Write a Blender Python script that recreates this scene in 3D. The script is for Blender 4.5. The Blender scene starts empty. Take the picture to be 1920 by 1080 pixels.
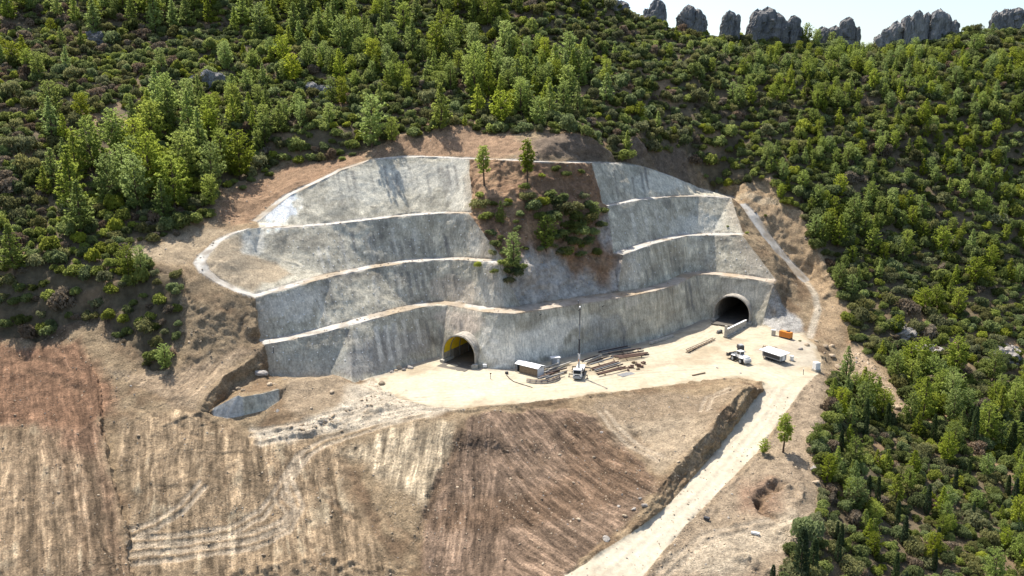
import bpy, bmesh, math, random
import numpy as np
from mathutils import Vector, Matrix, geometry
from mathutils.bvhtree import BVHTree

random.seed(7)
rng = np.random.default_rng(11)
sc = bpy.context.scene
COL = sc.collection

# ------------------------------------------------------------------ camera, sky, sun, exposure
F = 1507.0                       # focal length for the 1920 px wide photograph
PITCH = math.radians(12.7)       # drone looks slightly down
CAM = Vector((0.0, 0.0, 75.0))   # 75 m above the portal platform
cam_data = bpy.data.cameras.new('camera')
cam_data.sensor_fit = 'HORIZONTAL'
cam_data.angle = 2 * math.atan(960.0 / F)
cam_data.clip_start = 1.0
cam_data.clip_end = 6000.0
cam = bpy.data.objects.new('camera', cam_data)
cam.location = CAM
cam.rotation_euler = (math.pi / 2 - PITCH, 0, 0)
COL.objects.link(cam)
sc.camera = cam

SUN_EL = math.radians(59)
SUN_AZ = math.radians(-34)       # behind the hill, to the left
TO_SUN = Vector((math.sin(SUN_AZ) * math.cos(SUN_EL), math.cos(SUN_AZ) * math.cos(SUN_EL), math.sin(SUN_EL)))
world = bpy.data.worlds.new('World')
sc.world = world
world.use_nodes = True
wn = world.node_tree.nodes
wl = world.node_tree.links
wn.clear()
w_out = wn.new('ShaderNodeOutputWorld')
w_bg = wn.new('ShaderNodeBackground')
w_sky = wn.new('ShaderNodeTexSky')
w_sky.sky_type = 'NISHITA'
w_sky.sun_disc = False
w_sky.sun_elevation = SUN_EL
w_sky.sun_rotation = SUN_AZ
w_sky.air_density = 1.0
w_sky.dust_density = 2.0
w_sky.ozone_density = 1.0
w_bg.inputs['Strength'].default_value = 0.125
wl.new(w_sky.outputs[0], w_bg.inputs['Color'])
wl.new(w_bg.outputs[0], w_out.inputs['Surface'])

sun_data = bpy.data.lights.new('sun', 'SUN')
sun_data.energy = 4.3
sun_data.angle = math.radians(0.53)
sun_data.color = (1.0, 0.95, 0.87)
sun = bpy.data.objects.new('sun', sun_data)
sun.rotation_euler = TO_SUN.to_track_quat('Z', 'Y').to_euler()
sun.location = (0, 0, 400)
COL.objects.link(sun)

sc.view_settings.view_transform = 'Standard'
sc.view_settings.look = 'None'
sc.view_settings.exposure = 0.85
sc.view_settings.gamma = 1.0
sc.view_settings.use_curve_mapping = False
sc.render.engine = 'CYCLES'
sc.cycles.use_denoising = True
sc.cycles.max_bounces = 6
sc.cycles.diffuse_bounces = 3
sc.cycles.transmission_bounces = 4
sc.cycles.transparent_max_bounces = 4

# ------------------------------------------------------------------ small tools
CP, SP = math.cos(PITCH), math.sin(PITCH)

def ray(px, py):
    cx, cy = (px - 960.0) / F, (540.0 - py) / F
    return (cx, CP + cy * SP, -SP + cy * CP)

def at(px, py, D):
    """the point of the place that the photograph shows at (px, py), D metres away"""
    r = ray(px, py)
    t = D / r[1]
    return (r[0] * t, D, 75.0 + r[2] * t)

def atz(px, py, z):
    r = ray(px, py)
    t = (z - 75.0) / r[2]
    return (r[0] * t, r[1] * t, z)

def _hash(ix, iy, iz, seed):
    h = (ix.astype(np.int64) * 374761393 + iy.astype(np.int64) * 668265263 + iz.astype(np.int64) * 2147483647 + seed * 974711) & 0xFFFFFFFF
    h = ((h ^ (h >> 13)) * 1274126177) & 0xFFFFFFFF
    h = ((h ^ (h >> 16)) * 2246822519) & 0xFFFFFFFF
    h = h ^ (h >> 15)
    return (h & 0xFFFFFF) / float(0xFFFFFF) * 2.0 - 1.0

def vnoise(p, scale, seed=0):
    q = p / np.asarray(scale, dtype=float)
    i = np.floor(q)
    f = q - i
    f = f * f * f * (f * (f * 6 - 15) + 10)
    i = i.astype(np.int64)
    out = 0
    for dx in (0, 1):
        wx = f[:, 0] if dx else 1 - f[:, 0]
        for dy in (0, 1):
            wy = f[:, 1] if dy else 1 - f[:, 1]
            for dz in (0, 1):
                wz = f[:, 2] if dz else 1 - f[:, 2]
                out = out + wx * wy * wz * _hash(i[:, 0] + dx, i[:, 1] + dy, i[:, 2] + dz, seed)
    return out

def fbm(p, scale, octaves=4, seed=0, gain=0.5):
    s = np.asarray(scale, dtype=float)
    a, tot, out = 1.0, 0.0, 0
    for k in range(octaves):
        out = out + a * vnoise(p, s / (2.0 ** k), seed + 17 * k)
        tot += a
        a *= gain
    return out / tot

def in_poly(x, y, poly):
    poly = np.asarray(poly)[:, :2]
    inside = np.zeros(len(x), bool)
    n = len(poly)
    j = n - 1
    for i in range(n):
        xi, yi = poly[i]
        xj, yj = poly[j]
        c = ((yi > y) != (yj > y)) & (x < (xj - xi) * (y - yi) / ((yj - yi) or 1e-12) + xi)
        inside ^= c
        j = i
    return inside

def seg_dist(x, y, line):
    """distance to a polyline in plan and arc position along it"""
    line = np.asarray(line)[:, :2]
    best = np.full(len(x), 1e9)
    arc = np.zeros(len(x))
    side = np.zeros(len(x))
    s0 = 0.0
    for k in range(len(line) - 1):
        a, b = line[k], line[k + 1]
        d = b - a
        L = np.hypot(*d) or 1e-9
        t = np.clip(((x - a[0]) * d[0] + (y - a[1]) * d[1]) / (L * L), 0, 1)
        dx, dy = x - (a[0] + t * d[0]), y - (a[1] + t * d[1])
        dd = np.hypot(dx, dy)
        m = dd < best
        best[m] = dd[m]
        arc[m] = (s0 + t * L)[m]
        side[m] = np.sign(d[0] * (y - a[1]) - d[1] * (x - a[0]))[m]
        s0 += L
    return best, arc, side

def sstep(a, b, v):
    t = np.clip((v - a) / (b - a), 0, 1)
    return t * t * (3 - 2 * t)

# ------------------------------------------------------------------ terrain: survey lines (photo x, photo y, distance)
def line(pts):
    return [at(*p) for p in pts]

def offset(pts, w):
    """points moved to the left of the walking direction in plan"""
    P = np.array(pts)
    out = []
    for i in range(len(P)):
        a = P[max(i - 1, 0)][:2]
        b = P[min(i + 1, len(P) - 1)][:2]
        d = b - a
        d = d / (np.hypot(*d) or 1)
        ww = w[i] if isinstance(w, (list, tuple)) else w
        out.append((P[i][0] - d[1] * ww, P[i][1] + d[0] * ww, P[i][2] + 0.04 * ww))
    return out

base1 = [at(505, 706, 208.5), at(560, 716, 211), at(610, 718, 213), atz(660, 719, 0), atz(700, 706, 0), atz(740, 693, 0), atz(780, 681, 0),
         atz(806, 672, 0), atz(820, 669, 0.0), atz(833, 674, 0), atz(862, 681, 0), atz(896, 689, 0), atz(930, 691, 0), atz(965, 691, 0),
         atz(1000, 681, 0), atz(1040, 673, 0), atz(1083, 665, 0), atz(1130, 655, 0), atz(1180, 646, 0), atz(1230, 635, 0),
         atz(1268, 620, 0), atz(1300, 607, 0.5), atz(1318, 599, 1.0), atz(1330, 598, 1.2), atz(1370, 603, 1.2), atz(1408, 608, 1.2), atz(1428, 611, 1.3)]
top1 = line([(497, 646, 211), (550, 636, 216), (600, 625, 220), (660, 609, 225), (700, 598, 228.5), (740, 588, 233), (780, 578, 239), (806, 573, 242.5), (820, 571, 244),
             (840, 572, 241.5), (870, 577, 237.5), (903, 584, 232.5), (935, 587, 230), (965, 588, 229.5), (1000, 583, 234.5), (1040, 577, 238.5), (1085, 570, 243),
             (1130, 563, 248), (1180, 555, 253.5), (1230, 545, 260), (1268, 534, 270), (1300, 517, 279.5), (1318, 514, 282), (1350, 516, 280), (1400, 522, 276), (1450, 530, 272)])
in1 = offset(top1, [4.2] * 11 + [5.0, 6.0, 6.5, 6.5, 6.5, 6.5, 6.2, 5.6] + [4.4] * 7)
loop = line([(466, 428, 242.5), (430, 438, 240), (400, 455, 236), (376, 476, 231), (364, 493, 226), (376, 510, 222.5), (402, 527, 221), (440, 546, 220)])
top2L = line([(478, 557, 220.5), (510, 549, 223), (560, 535, 228), (620, 519, 236), (700, 503, 245), (760, 493, 250), (812, 488, 253.5), (860, 487, 249), (905, 490, 244), (936, 494, 241)])
full2L = loop + top2L
in2L = offset(full2L, [1.0, 2.2, 2.6, 2.8, 3.0, 2.8, 2.8, 2.8, 3.2, 3.0, 3.6, 4.0, 4.0, 4.0, 4.0, 4.0, 3.6, 3.0])
top3L = line([(488, 427, 245), (540, 427, 248), (620, 421, 253), (700, 412, 257.5), (770, 404, 262), (830, 400, 261), (878, 400, 257)])
in3L = offset(top3L, [0.8, 2.6, 3.2, 3.4, 3.4, 3.4, 3.0])
top4 = line([(484, 416, 250), (520, 385, 256.5), (545, 366, 260), (590, 345, 266), (640, 320, 272), (700, 299, 279), (760, 294, 282), (820, 295, 280), (880, 298, 276),
             (940, 300, 271), (1000, 303, 269), (1060, 305, 273), (1110, 305, 283), (1165, 306, 294), (1210, 313, 301), (1260, 330, 308), (1310, 352, 316), (1345, 364, 318), (1375, 371, 315)])
in4 = offset(top4, 2.6)
top2R = line([(1168, 478, 262.5), (1220, 459, 272), (1258, 449, 280), (1290, 442, 289), (1340, 441, 292.5), (1390, 441, 289)])
in2R = offset(top2R, 4.0)
top3R = line([(1140, 386, 275), (1200, 375, 285), (1260, 369, 297), (1310, 368, 305), (1370, 371, 306)])
in3R = offset(top3R, [2.0, 3.0, 3.0, 3.0, 2.5])
rpL = line([(1386, 384, 307), (1404, 405, 302), (1432, 445, 296), (1470, 492, 290), (1506, 530, 284)])
rpR = offset(rpL, [3.0, 4.6, 4.6, 4.6, 4.6])
ramp = line([(490, 659, 208.6), (455, 685, 203), (420, 705, 198), (395, 735, 192.5), (372, 770, 187.5)])
ramp_foot = line([(496, 692, 207.4), (470, 706, 204.0), (437, 722, 200), (425, 748, 195.5), (392, 776, 188.9)])
blk_top = line([(402, 765, 189.0), (447, 742, 190.0), (453, 745, 190.0), (488, 739, 192.2), (521, 729, 197.4)])
blk_foot = line([(400, 780, 188.2), (426, 783, 187.4), (456, 778, 188.6), (498, 769, 191), (523, 752, 196)])
front = [atz(720, 735, 0), atz(780, 757, 0), atz(860, 766, 0), atz(960, 757, 0), atz(1080, 745, 0), atz(1200, 730, 0), atz(1300, 716, 0), atz(1385, 707, 0), atz(1430, 717, 0)]
roadL = line([(1432, 730, 209.2), (1400, 770, 199.5), (1340, 850, 182.3), (1250, 950, 163), (1180, 1003, 154.5), (1060, 1080, 144), (930, 1180, 131), (800, 1330, 117)])
roadR = line([(1507, 725, 209.5), (1475, 770, 200), (1418, 850, 182.5), (1354, 915, 170), (1285, 985, 158), (1205, 1080, 144.5), (1065, 1180, 131), (950, 1330, 117)])
right_foot = [atz(1465, 628, 1.2), atz(1506, 626, 1.2), atz(1530, 645, 0.8), atz(1540, 668, 0.4), atz(1540, 692, 0)]
bank_top = line([(1400, 724, 203), (1346, 779, 189.5), (1330, 809, 183.8), (1281, 858, 175), (1258, 888, 170), (1225, 930, 163.5)])
bank_foot = [(p[0] + 1.5, p[1] - 0.3, p[2] - h) for p, h in zip(bank_top, (1.0, 2.6, 2.9, 2.8, 2.4, 1.0))]
scrub_top = line([(-250, 500, 216), (0, 500, 220), (100, 505, 219.5), (200, 500, 221), (290, 500, 221.5), (338, 505, 221)])
scrub_foot = line([(-250, 620, 206), (0, 625, 209), (80, 640, 206.5), (150, 612, 210), (200, 602, 211), (250, 642, 206), (272, 690, 200.5), (312, 690, 201), (327, 640, 206.8), (343, 570, 213.8)])
gullyT = line([(150, 640, 205.5), (182, 720, 192.5), (184, 790, 182.5), (207, 880, 170.2), (232, 990, 158), (245, 1080, 148.3)])
gullyF = [(p[0] + w, p[1] - .4, p[2] - h) for p, w, h in zip(gullyT, (1.2, 1.0, 1.0, 1.1, .9, 1.0), (.2, 1.0, 2.2, 2.0, 1.6, 1.4))]
# skyline crest
crest = line([(-500, 60, 335), (-150, 25, 348), (0, 9, 356), (30, 2, 360), (90, -30, 372), (300, -70, 395), (700, -90, 410), (1000, -50, 402), (1120, -18, 396), (1165, 8, 394), (1210, 34, 396), (1260, 44, 398), (1320, 52, 401),
              (1380, 62, 404), (1440, 70, 408), (1520, 72, 410), (1600, 80, 408), (1660, 84, 406), (1730, 62, 406), (1800, 48, 408), (1870, 52, 411), (1930, 46, 414), (2150, 40, 425), (2400, 40, 425)])
back = [(p[0] * 1.12, p[1] + 45, p[2] - 22) for p in crest]
far_back = [(p[0] * 1.6, p[1] + 190, p[2] - 95) for p in crest]

lines = dict(base1=base1, top1=top1, in1=in1, full2L=full2L, in2L=in2L, top3L=top3L, in3L=in3L, top4=top4, in4=in4, top2R=top2R, in2R=in2R,
             top3R=top3R, in3R=in3R, rpL=rpL, rpR=rpR, ramp=ramp, ramp_foot=ramp_foot, blk_top=blk_top, blk_foot=blk_foot, front=front, roadL=roadL, roadR=roadR,
             right_foot=right_foot, bank_top=bank_top, bank_foot=bank_foot, scrub_top=scrub_top, scrub_foot=scrub_foot, gullyT=gullyT, gullyF=gullyF,
             crest=crest, back=back)
HARD = {'base1', 'top1', 'in1', 'full2L', 'in2L', 'top3L', 'in3L', 'top4', 'in4', 'top2R', 'in2R', 'top3R', 'in3R', 'rpL', 'rpR', 'blk_top', 'blk_foot', 'ramp', 'ramp_foot',
        'front', 'roadL', 'roadR', 'bank_top', 'bank_foot', 'gullyT', 'gullyF', 'scrub_foot'}

spots = [(x, 250, d) for x, d in ((-400, 250), (-200, 258), (0, 268), (150, 278), (300, 284), (450, 291), (560, 293), (680, 293))]
spots += [(745, 262, 291), (800, 248, 295), (860, 236, 297), (930, 245, 295), (980, 262, 284), (1030, 262, 280), (1100, 255, 289), (1190, 262, 307), (1290, 280, 324), (1310, 320, 321),
          (1200, 235, 316), (1300, 250, 331), (1400, 250, 334), (1500, 250, 336), (1600, 250, 338), (1700, 250, 338), (1800, 250, 337), (1920, 250, 333), (2200, 250, 325)]
spots += [(x, 150, d) for x, d in ((-400, 285), (-200, 292), (0, 302), (200, 312), (400, 322), (600, 328), (800, 329), (1000, 328), (1200, 348), (1400, 360), (1600, 364), (1800, 362), (2000, 355), (2300, 350))]
spots += [(x, 60, d) for x, d in ((-200, 330), (0, 338), (200, 347), (400, 355), (600, 360), (800, 360), (1000, 360), (1150, 376), (1260, 388))]
spots += [(x, 0, d) for x, d in ((120, 358), (250, 365), (400, 376), (600, 382), (800, 382), (1000, 378))]
spots += [(1440, 105, 392), (1600, 110, 390), (1800, 100, 388), (2000, 95, 385)]
spots += [(-300, 350, 236), (0, 350, 247), (100, 350, 252), (200, 350, 258), (300, 350, 263), (380, 340, 270), (450, 335, 277), (520, 312, 284), (600, 300, 287), (680, 284, 289),
          (-300, 420, 225), (0, 420, 233), (100, 420, 236), (200, 415, 240), (290, 405, 244), (350, 396, 247), (400, 376, 257),
          (300, 452, 238), (350, 448, 238.5), (385, 436, 242), (420, 415, 248), (250, 472, 231), (330, 480, 228), (350, 500, 223), (230, 495, 224),
          (460, 405, 254), (500, 378, 261), (560, 342, 268),
          (360, 525, 219), (370, 560, 214.5), (380, 610, 210), (415, 590, 213), (460, 575, 217.5), (480, 600, 215.5), (458, 640, 210.5), (400, 655, 206), (400, 690, 201.5), (335, 700, 199.5), (450, 665, 206.5),
          # bowl inside the white loop
          (405, 490, 228), (430, 470, 232.5), (450, 505, 229), (500, 505, 234), (480, 470, 238.5), (530, 490, 238.5),
          # hollow and heap
          (455, 725, 200), (470, 718, 202), (490, 696, 205.8), (500, 718, 202.5), (560, 706, 204), (590, 702, 206), (630, 697, 207.5), (650, 714, 206), (540, 722, 201), (600, 735, 200), (550, 760, 193.5), (640, 745, 199),
          (600, 768, 192.5), (680, 742, 201), (535, 778, 189.5), (700, 728, 204.5),
          # spur with pines
          (905, 345, 263.5), (988, 345, 263.5), (940, 350, 263), (1050, 350, 267), (1100, 345, 275), (930, 420, 253.5), (1000, 420, 256), (1060, 420, 260.5), (1110, 430, 266), (1000, 500, 247.5), (1060, 500, 254.5), (1120, 490, 261.5), (960, 500, 243),
          # right flank
          (1400, 330, 318), (1450, 345, 314), (1500, 385, 305), (1430, 365, 311), (1470, 420, 301), (1530, 470, 291), (1450, 475, 284), (1425, 445, 289), (1480, 540, 277), (1470, 590, 268), (1515, 590, 268), (1540, 560, 274), (1560, 610, 262),
          (1575, 655, 252), (1590, 640, 256), (1555, 690, 240), (1560, 540, 280),
          # right hillside and gully
          (1640, 700, 241), (1690, 745, 229), (1725, 780, 219), (1620, 745, 224), (1590, 800, 203), (1650, 600, 266), (1750, 640, 258), (1850, 680, 249), (1920, 650, 256), (2200, 650, 262),
          (1600, 540, 279), (1750, 540, 283), (1920, 540, 283), (2250, 540, 285), (1560, 450, 293), (1700, 450, 300), (1900, 450, 302), (2250, 450, 302), (1550, 350, 313), (1700, 350, 320), (1900, 350, 319), (2250, 350, 318),
          (1700, 800, 216), (1700, 950, 178), (1700, 1080, 152), (1920, 800, 224), (1920, 950, 184), (1920, 1080, 154), (1600, 850, 187), (1600, 950, 167), (1600, 1080, 147), (2250, 800, 228), (2250, 1000, 178),
          # clearing beside the road
          (1480, 790, 195.5), (1545, 740, 205), (1545, 800, 191), (1530, 850, 181), (1500, 950, 163), (1480, 1080, 143.5), (1400, 950, 163.5), (1300, 1080, 144), (1430, 900, 172),
          # foreground fill
          (0, 700, 197), (100, 700, 196), (-300, 700, 195), (330, 745, 191.5), (300, 800, 183), (370, 800, 184), (0, 780, 185), (100, 780, 185),
          (-300, 850, 174), (0, 850, 174.5), (120, 850, 174), (330, 850, 176), (480, 812, 184.5), (480, 850, 178), (650, 800, 188), (650, 850, 179.5), (760, 790, 188.5), (840, 850, 181), (860, 800, 186.5),
          (1000, 850, 183), (1000, 790, 192), (1150, 850, 181), (1130, 780, 193), (1250, 760, 199.5), (1330, 740, 204), (1300, 790, 191),
          (-300, 960, 161), (0, 960, 161.5), (120, 960, 161), (450, 960, 164), (650, 960, 165), (780, 960, 163.5), (850, 960, 166), (1000, 960, 166), (1130, 950, 165),
          (-300, 1080, 148), (0, 1080, 148), (120, 1080, 148), (450, 1080, 150), (650, 1080, 150), (840, 1080, 150), (980, 1080, 147),
          (-500, 1300, 128), (0, 1300, 128), (400, 1300, 129), (650, 1300, 128), (1300, 1300, 127), (1700, 1300, 128), (2300, 1300, 132),
          (-500, 1900, 92), (300, 1900, 92), (900, 1900, 92), (1500, 1900, 92), (2500, 1900, 95), (-700, 500, 190), (-700, 250, 225), (-700, 800, 160), (2700, 500, 270), (2700, 250, 310), (2700, 900, 200)]

pts, is_hard, edges, index = [], [], [], {}
def put(p, hard):
    key = (round(p[0], 3), round(p[1], 3))
    if key in index:
        return index[key]
    index[key] = len(pts)
    pts.append(p)
    is_hard.append(hard)
    return index[key]
ids = {}
for nm, ln in lines.items():
    ids[nm] = [put(p, nm in HARD) for p in ln]
    edges += [(a, b) for a, b in zip(ids[nm][:-1], ids[nm][1:]) if a != b]
def nearest(nm, px):
    """index in a survey line of the point nearest to photo column px"""
    def col(p):
        return 960 + F * p[0] / (p[1] * CP - (p[2] - 75) * SP)
    return min(range(len(lines[nm])), key=lambda k: abs(col(lines[nm][k]) - px))
kA, kB = nearest('in1', 965), nearest('in1', 1180)      # foot of the spur on the lowest berm
mA, mB = nearest('top4', 880), nearest('top4', 1110)    # head of the spur on the track
nL = len(loop)
def tie(a, i, b, j):
    edges.append((ids[a][i], ids[b][j]))
tie('base1', 0, 'top1', 0); tie('base1', -1, 'top1', -1); tie('top1', 0, 'in1', 0); tie('top1', -1, 'in1', -1)
tie('in1', 0, 'full2L', nL); tie('in1', kA, 'full2L', -1); tie('full2L', -1, 'in2L', -1); tie('full2L', 0, 'in2L', 0); tie('in2L', -1, 'top3L', -1); tie('in2L', 0, 'top3L', 0)
tie('top3L', -1, 'in3L', -1); tie('top3L', 0, 'in3L', 0); tie('in3L', -1, 'top4', mA); tie('in3L', 0, 'top4', 0); tie('top4', 0, 'in4', 0); tie('top4', -1, 'in4', -1)
tie('in1', kB, 'top2R', 0); tie('in1', -1, 'top2R', -1); tie('top2R', 0, 'in2R', 0); tie('top2R', -1, 'in2R', -1); tie('in2R', 0, 'top3R', 0); tie('in2R', -1, 'top3R', -1)
tie('top3R', 0, 'in3R', 0); tie('top3R', -1, 'in3R', -1); tie('in3R', 0, 'top4', mB); tie('in3R', -1, 'top4', -1)
tie('rpL', 0, 'rpR', 0); tie('rpL', -1, 'rpR', -1); tie('roadL', 0, 'front', -1); tie('roadR', 0, 'right_foot', -1); tie('right_foot', 0, 'base1', -1)
tie('blk_top', 0, 'blk_foot', 0); tie('blk_top', -1, 'blk_foot', -1)
for s in spots:
    put(at(*s), False)
for p in far_back:
    put(p, False)
n_in = len(pts)
res = geometry.delaunay_2d_cdt([Vector((p[0], p[1])) for p in pts], edges, [], 0, 1e-4)
V2, _, T0, orig = res[0], res[1], res[2], res[3]
Z = np.zeros(len(V2)); H = np.zeros(len(V2), bool)
for k, o in enumerate(orig):
    if o:
        Z[k] = pts[o[0]][2]; H[k] = is_hard[o[0]]
    else:
        d = sorted((math.hypot(V2[k][0] - p[0], V2[k][1] - p[1]), p[2], p) for p in pts)[:3]
        Z[k] = sum(z / (q + .01) for q, z, _ in d) / sum(1 / (q + .01) for q, _, _ in d); H[k] = True
        print('CROSSING near', V2[k], [960 + F * q[2][0] / (q[2][1] * CP - (q[2][2] - 75) * SP) for q in d[:2]], [nm for nm in lines for pp in lines[nm] if pp in (d[0][2], d[1][2])])
V = np.array([(v[0], v[1], z) for v, z in zip(V2, Z)])
T = np.array([t for t in T0 if len(t) == 3])

# zones of the plan, first match wins
def strip(a, b):
    return list(a) + list(reversed(list(b)))
zones = [('wall1', strip(base1, top1)), ('berm1', strip(top1, in1)), ('wall2L', strip(in1[:kA + 1], top2L)), ('berm2L', strip(full2L, in2L)), ('wall3L', strip(in2L, top3L)),
         ('berm3L', strip(top3L, in3L)), ('wall4L', strip(in3L, top4[:mA + 1])), ('track', strip(top4, in4)), ('wall2R', strip(in1[kB:], top2R)), ('berm2R', strip(top2R, in2R)),
         ('wall3R', strip(in2R, top3R)), ('berm3R', strip(top3R, in3R)), ('wall4R', strip(in3R, top4[mB:])), ('rpath', strip(rpL, rpR)),
         ('blockA', strip(blk_foot[:3], blk_top[:3])), ('blockB', strip(blk_foot[2:], blk_top[2:])),
         ('spur', in1[kA:kB + 1] + [top2R[0], in2R[0], top3R[0], in3R[0]] + list(reversed(top4[mA:mB + 1])) + [in3L[-1], top3L[-1], in2L[-1], full2L[-1]]),
         ('platform', base1[4:] + right_foot + [roadR[0], roadL[0]] + list(reversed(front))), ('road', strip(roadL, roadR))]
ZN = [z[0] for z in zones] + ['ground', 'hill']
zid = {n: i for i, n in enumerate(ZN)}
works = [at(-260, 640, 205)] + [at(*p) for p in ((0, 632, 208), (80, 645, 206), (150, 612, 210), (200, 605, 210.5), (255, 645, 205.5), (272, 690, 200.5), (312, 688, 201), (328, 640, 206.8), (345, 560, 214), (338, 505, 221),
        (230, 497, 224), (215, 482, 229), (290, 452, 238), (370, 430, 241), (396, 385, 252), (440, 355, 272), (530, 316, 283), (600, 303, 286), (690, 272, 290), (735, 260, 291), (850, 237, 297), (960, 254, 290), (1110, 257, 291),
        (1290, 280, 324), (1320, 318, 321), (1450, 330, 316), (1465, 370, 309), (1500, 397, 303), (1530, 470, 291), (1570, 540, 281), (1592, 610, 263), (1605, 645, 253), (1655, 690, 243), (1725, 772, 221), (1700, 785, 215), (1640, 745, 223),
        (1580, 708, 231), (1552, 730, 209), (1560, 780, 196), (1535, 850, 181), (1525, 900, 171), (1545, 960, 163), (1540, 1010, 155), (1490, 1045, 149), (1485, 1090, 142), (1450, 1330, 120), (-260, 1330, 120))]
C = V[T].mean(1)
tz = np.full(len(T), zid['hill'])
tz[in_poly(C[:, 0], C[:, 1], works)] = zid['ground']
done = np.zeros(len(T), bool)
for i, (nm, poly) in enumerate(zones):
    m = in_poly(C[:, 0], C[:, 1], poly) & ~done
    tz[m] = i
    done |= m

def unique_edges(E):
    lo, hi = np.minimum(E[:, 0], E[:, 1]).astype(np.int64), np.maximum(E[:, 0], E[:, 1]).astype(np.int64)
    key, inv = np.unique(lo * 4000000 + hi, return_inverse=True)
    return np.stack([key // 4000000, key % 4000000], 1), inv.reshape(-1)
def soften(V, T, tz, H, rounds):
    E, _ = unique_edges(np.concatenate([T[:, [0, 1]], T[:, [1, 2]], T[:, [2, 0]]]))
    wallish = np.zeros(len(V), bool)
    for i, nm in enumerate(ZN):
        if nm.startswith(('wall', 'berm', 'block', 'track', 'rpath')):
            wallish[T[tz == i].ravel()] = True
    bowl = np.zeros(len(V), bool)
    bowl[T[(tz == zid['wall3L']) & (V[T].mean(1)[:, 0] < -63)].ravel()] = True
    free = ~(H | (wallish & ~bowl))
    deg = np.bincount(E.ravel(), minlength=len(V)).astype(float)
    for it in range(rounds):
        acc = np.bincount(E[:, 0], V[E[:, 1], 2], len(V)) + np.bincount(E[:, 1], V[E[:, 0], 2], len(V))
        V[free, 2] = (0.5 * V[:, 2] + 0.5 * acc / np.maximum(deg, 1))[free]

# edge-wise refinement, the survey lines stay exact
def target(tz, C):
    L = np.full(len(tz), 0.74)
    L[tz == zid['hill']] = 3.2
    L[(tz == zid['hill']) & (C[:, 0] < -62) & (C[:, 0] > -175) & (C[:, 1] > 198) & (C[:, 1] < 224)] = 1.1
    L[tz == zid['spur']] = 0.8
    L[(tz == zid['ground']) | (tz == zid['road'])] = 0.85
    L[(tz == zid['ground']) & (C[:, 1] > 215)] = 1.1
    L[(tz == zid['ground']) & (C[:, 1] < 196)] = 0.60
    far = (np.abs(C[:, 0]) > 0.72 * C[:, 1]) | (C[:, 1] < 128) | (C[:, 1] > 430)
    L[far] = 6.0
    return L
for step in range(12):
    C = V[T].mean(1)
    L = target(tz, C)
    E = np.concatenate([T[:, [0, 1]], T[:, [1, 2]], T[:, [2, 0]]])
    uniq, inv = unique_edges(E)
    lim = np.full(len(uniq), 1e9)
    np.minimum.at(lim, inv, np.tile(L, 3))
    ln = np.linalg.norm(V[uniq[:, 0]] - V[uniq[:, 1]], axis=1)
    mark = ln > lim
    if not mark.any():
        break
    mid = np.full(len(uniq), -1)
    mid[mark] = len(V) + np.arange(mark.sum())
    V = np.concatenate([V, (V[uniq[mark, 0]] + V[uniq[mark, 1]]) / 2])
    eh = H[uniq[mark, 0]] & H[uniq[mark, 1]]
    # a midpoint is pinned only if its edge separates two zones or joins two pinned points
    H = np.concatenate([H, eh])
    n = len(T)
    m0, m1, m2 = mid[inv[:n]], mid[inv[n:2 * n]], mid[inv[2 * n:]]
    a, b, c = T[:, 0], T[:, 1], T[:, 2]
    cnt = (m0 >= 0).astype(int) + (m1 >= 0) + (m2 >= 0)
    newT, newZ = [T[cnt == 0]], [tz[cnt == 0]]
    def emit(sel, *tris):
        for t in tris:
            newT.append(np.stack([q[sel] for q in t], 1)); newZ.append(tz[sel])
    s = cnt == 3
    emit(s, (a, m0, m2), (m0, b, m1), (m2, m1, c), (m0, m1, m2))
    for (x, y, z, p, q, r) in ((a, b, c, m0, m1, m2), (b, c, a, m1, m2, m0), (c, a, b, m2, m0, m1)):
        s = (cnt == 1) & (p >= 0)
        emit(s, (x, p, z), (p, y, z))
        s = (cnt == 2) & (p < 0)              # marked: y-z (q) and z-x (r)
        emit(s, (x, y, q), (x, q, r), (r, q, z))
    T = np.concatenate(newT); tz = np.concatenate(newZ)
    if step >= 2:
        soften(V, T, tz, H, 4 if step < 7 else 3)
print('terrain', len(V), len(T))

# soften the natural ground, keep the pinned lines; the bare-soil edge follows a ragged line
soften(V, T, tz, H, 30)
nat = (tz == zid['ground']) | (tz == zid['hill'])
C = V[T[nat]].mean(1)
rag = np.stack([fbm(C, 8, 2, 5), fbm(C, 8, 2, 6)], 1) * 3.0
tz[nat] = np.where(in_poly(C[:, 0] + rag[:, 0], C[:, 1] + rag[:, 1], works), zid['ground'], zid['hill'])

def vertex_normals(V, T):
    n = np.cross(V[T[:, 1]] - V[T[:, 0]], V[T[:, 2]] - V[T[:, 0]])
    flip = n[:, 2] < 0
    T[flip] = T[flip][:, [0, 2, 1]]
    n[flip] *= -1
    N = np.zeros_like(V)
    for k in range(3):
        for ax in range(3):
            N[:, ax] += np.bincount(T[:, k], n[:, ax], len(V))
    return N / np.maximum(np.linalg.norm(N, axis=1, keepdims=True), 1e-9)
N = vertex_normals(V, T)
# membership of every vertex
Zm = {nm: np.zeros(len(V), bool) for nm in ZN}
for i, nm in enumerate(ZN):
    Zm[nm][T[tz == i].ravel()] = True
smooth_bvh = BVHTree.FromPolygons([tuple(v) for v in V], [tuple(t) for t in T.tolist()])
def hit(px, py):
    """where the surveyed ground lies in the photograph's direction (px, py)"""
    r = Vector(ray(px, py)).normalized()
    h = smooth_bvh.ray_cast(CAM, r)
    return h[0] if h[0] is not None else Vector(at(px, py, 300))
def hits(*pp):
    return [tuple(hit(*p)) for p in pp]

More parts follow.
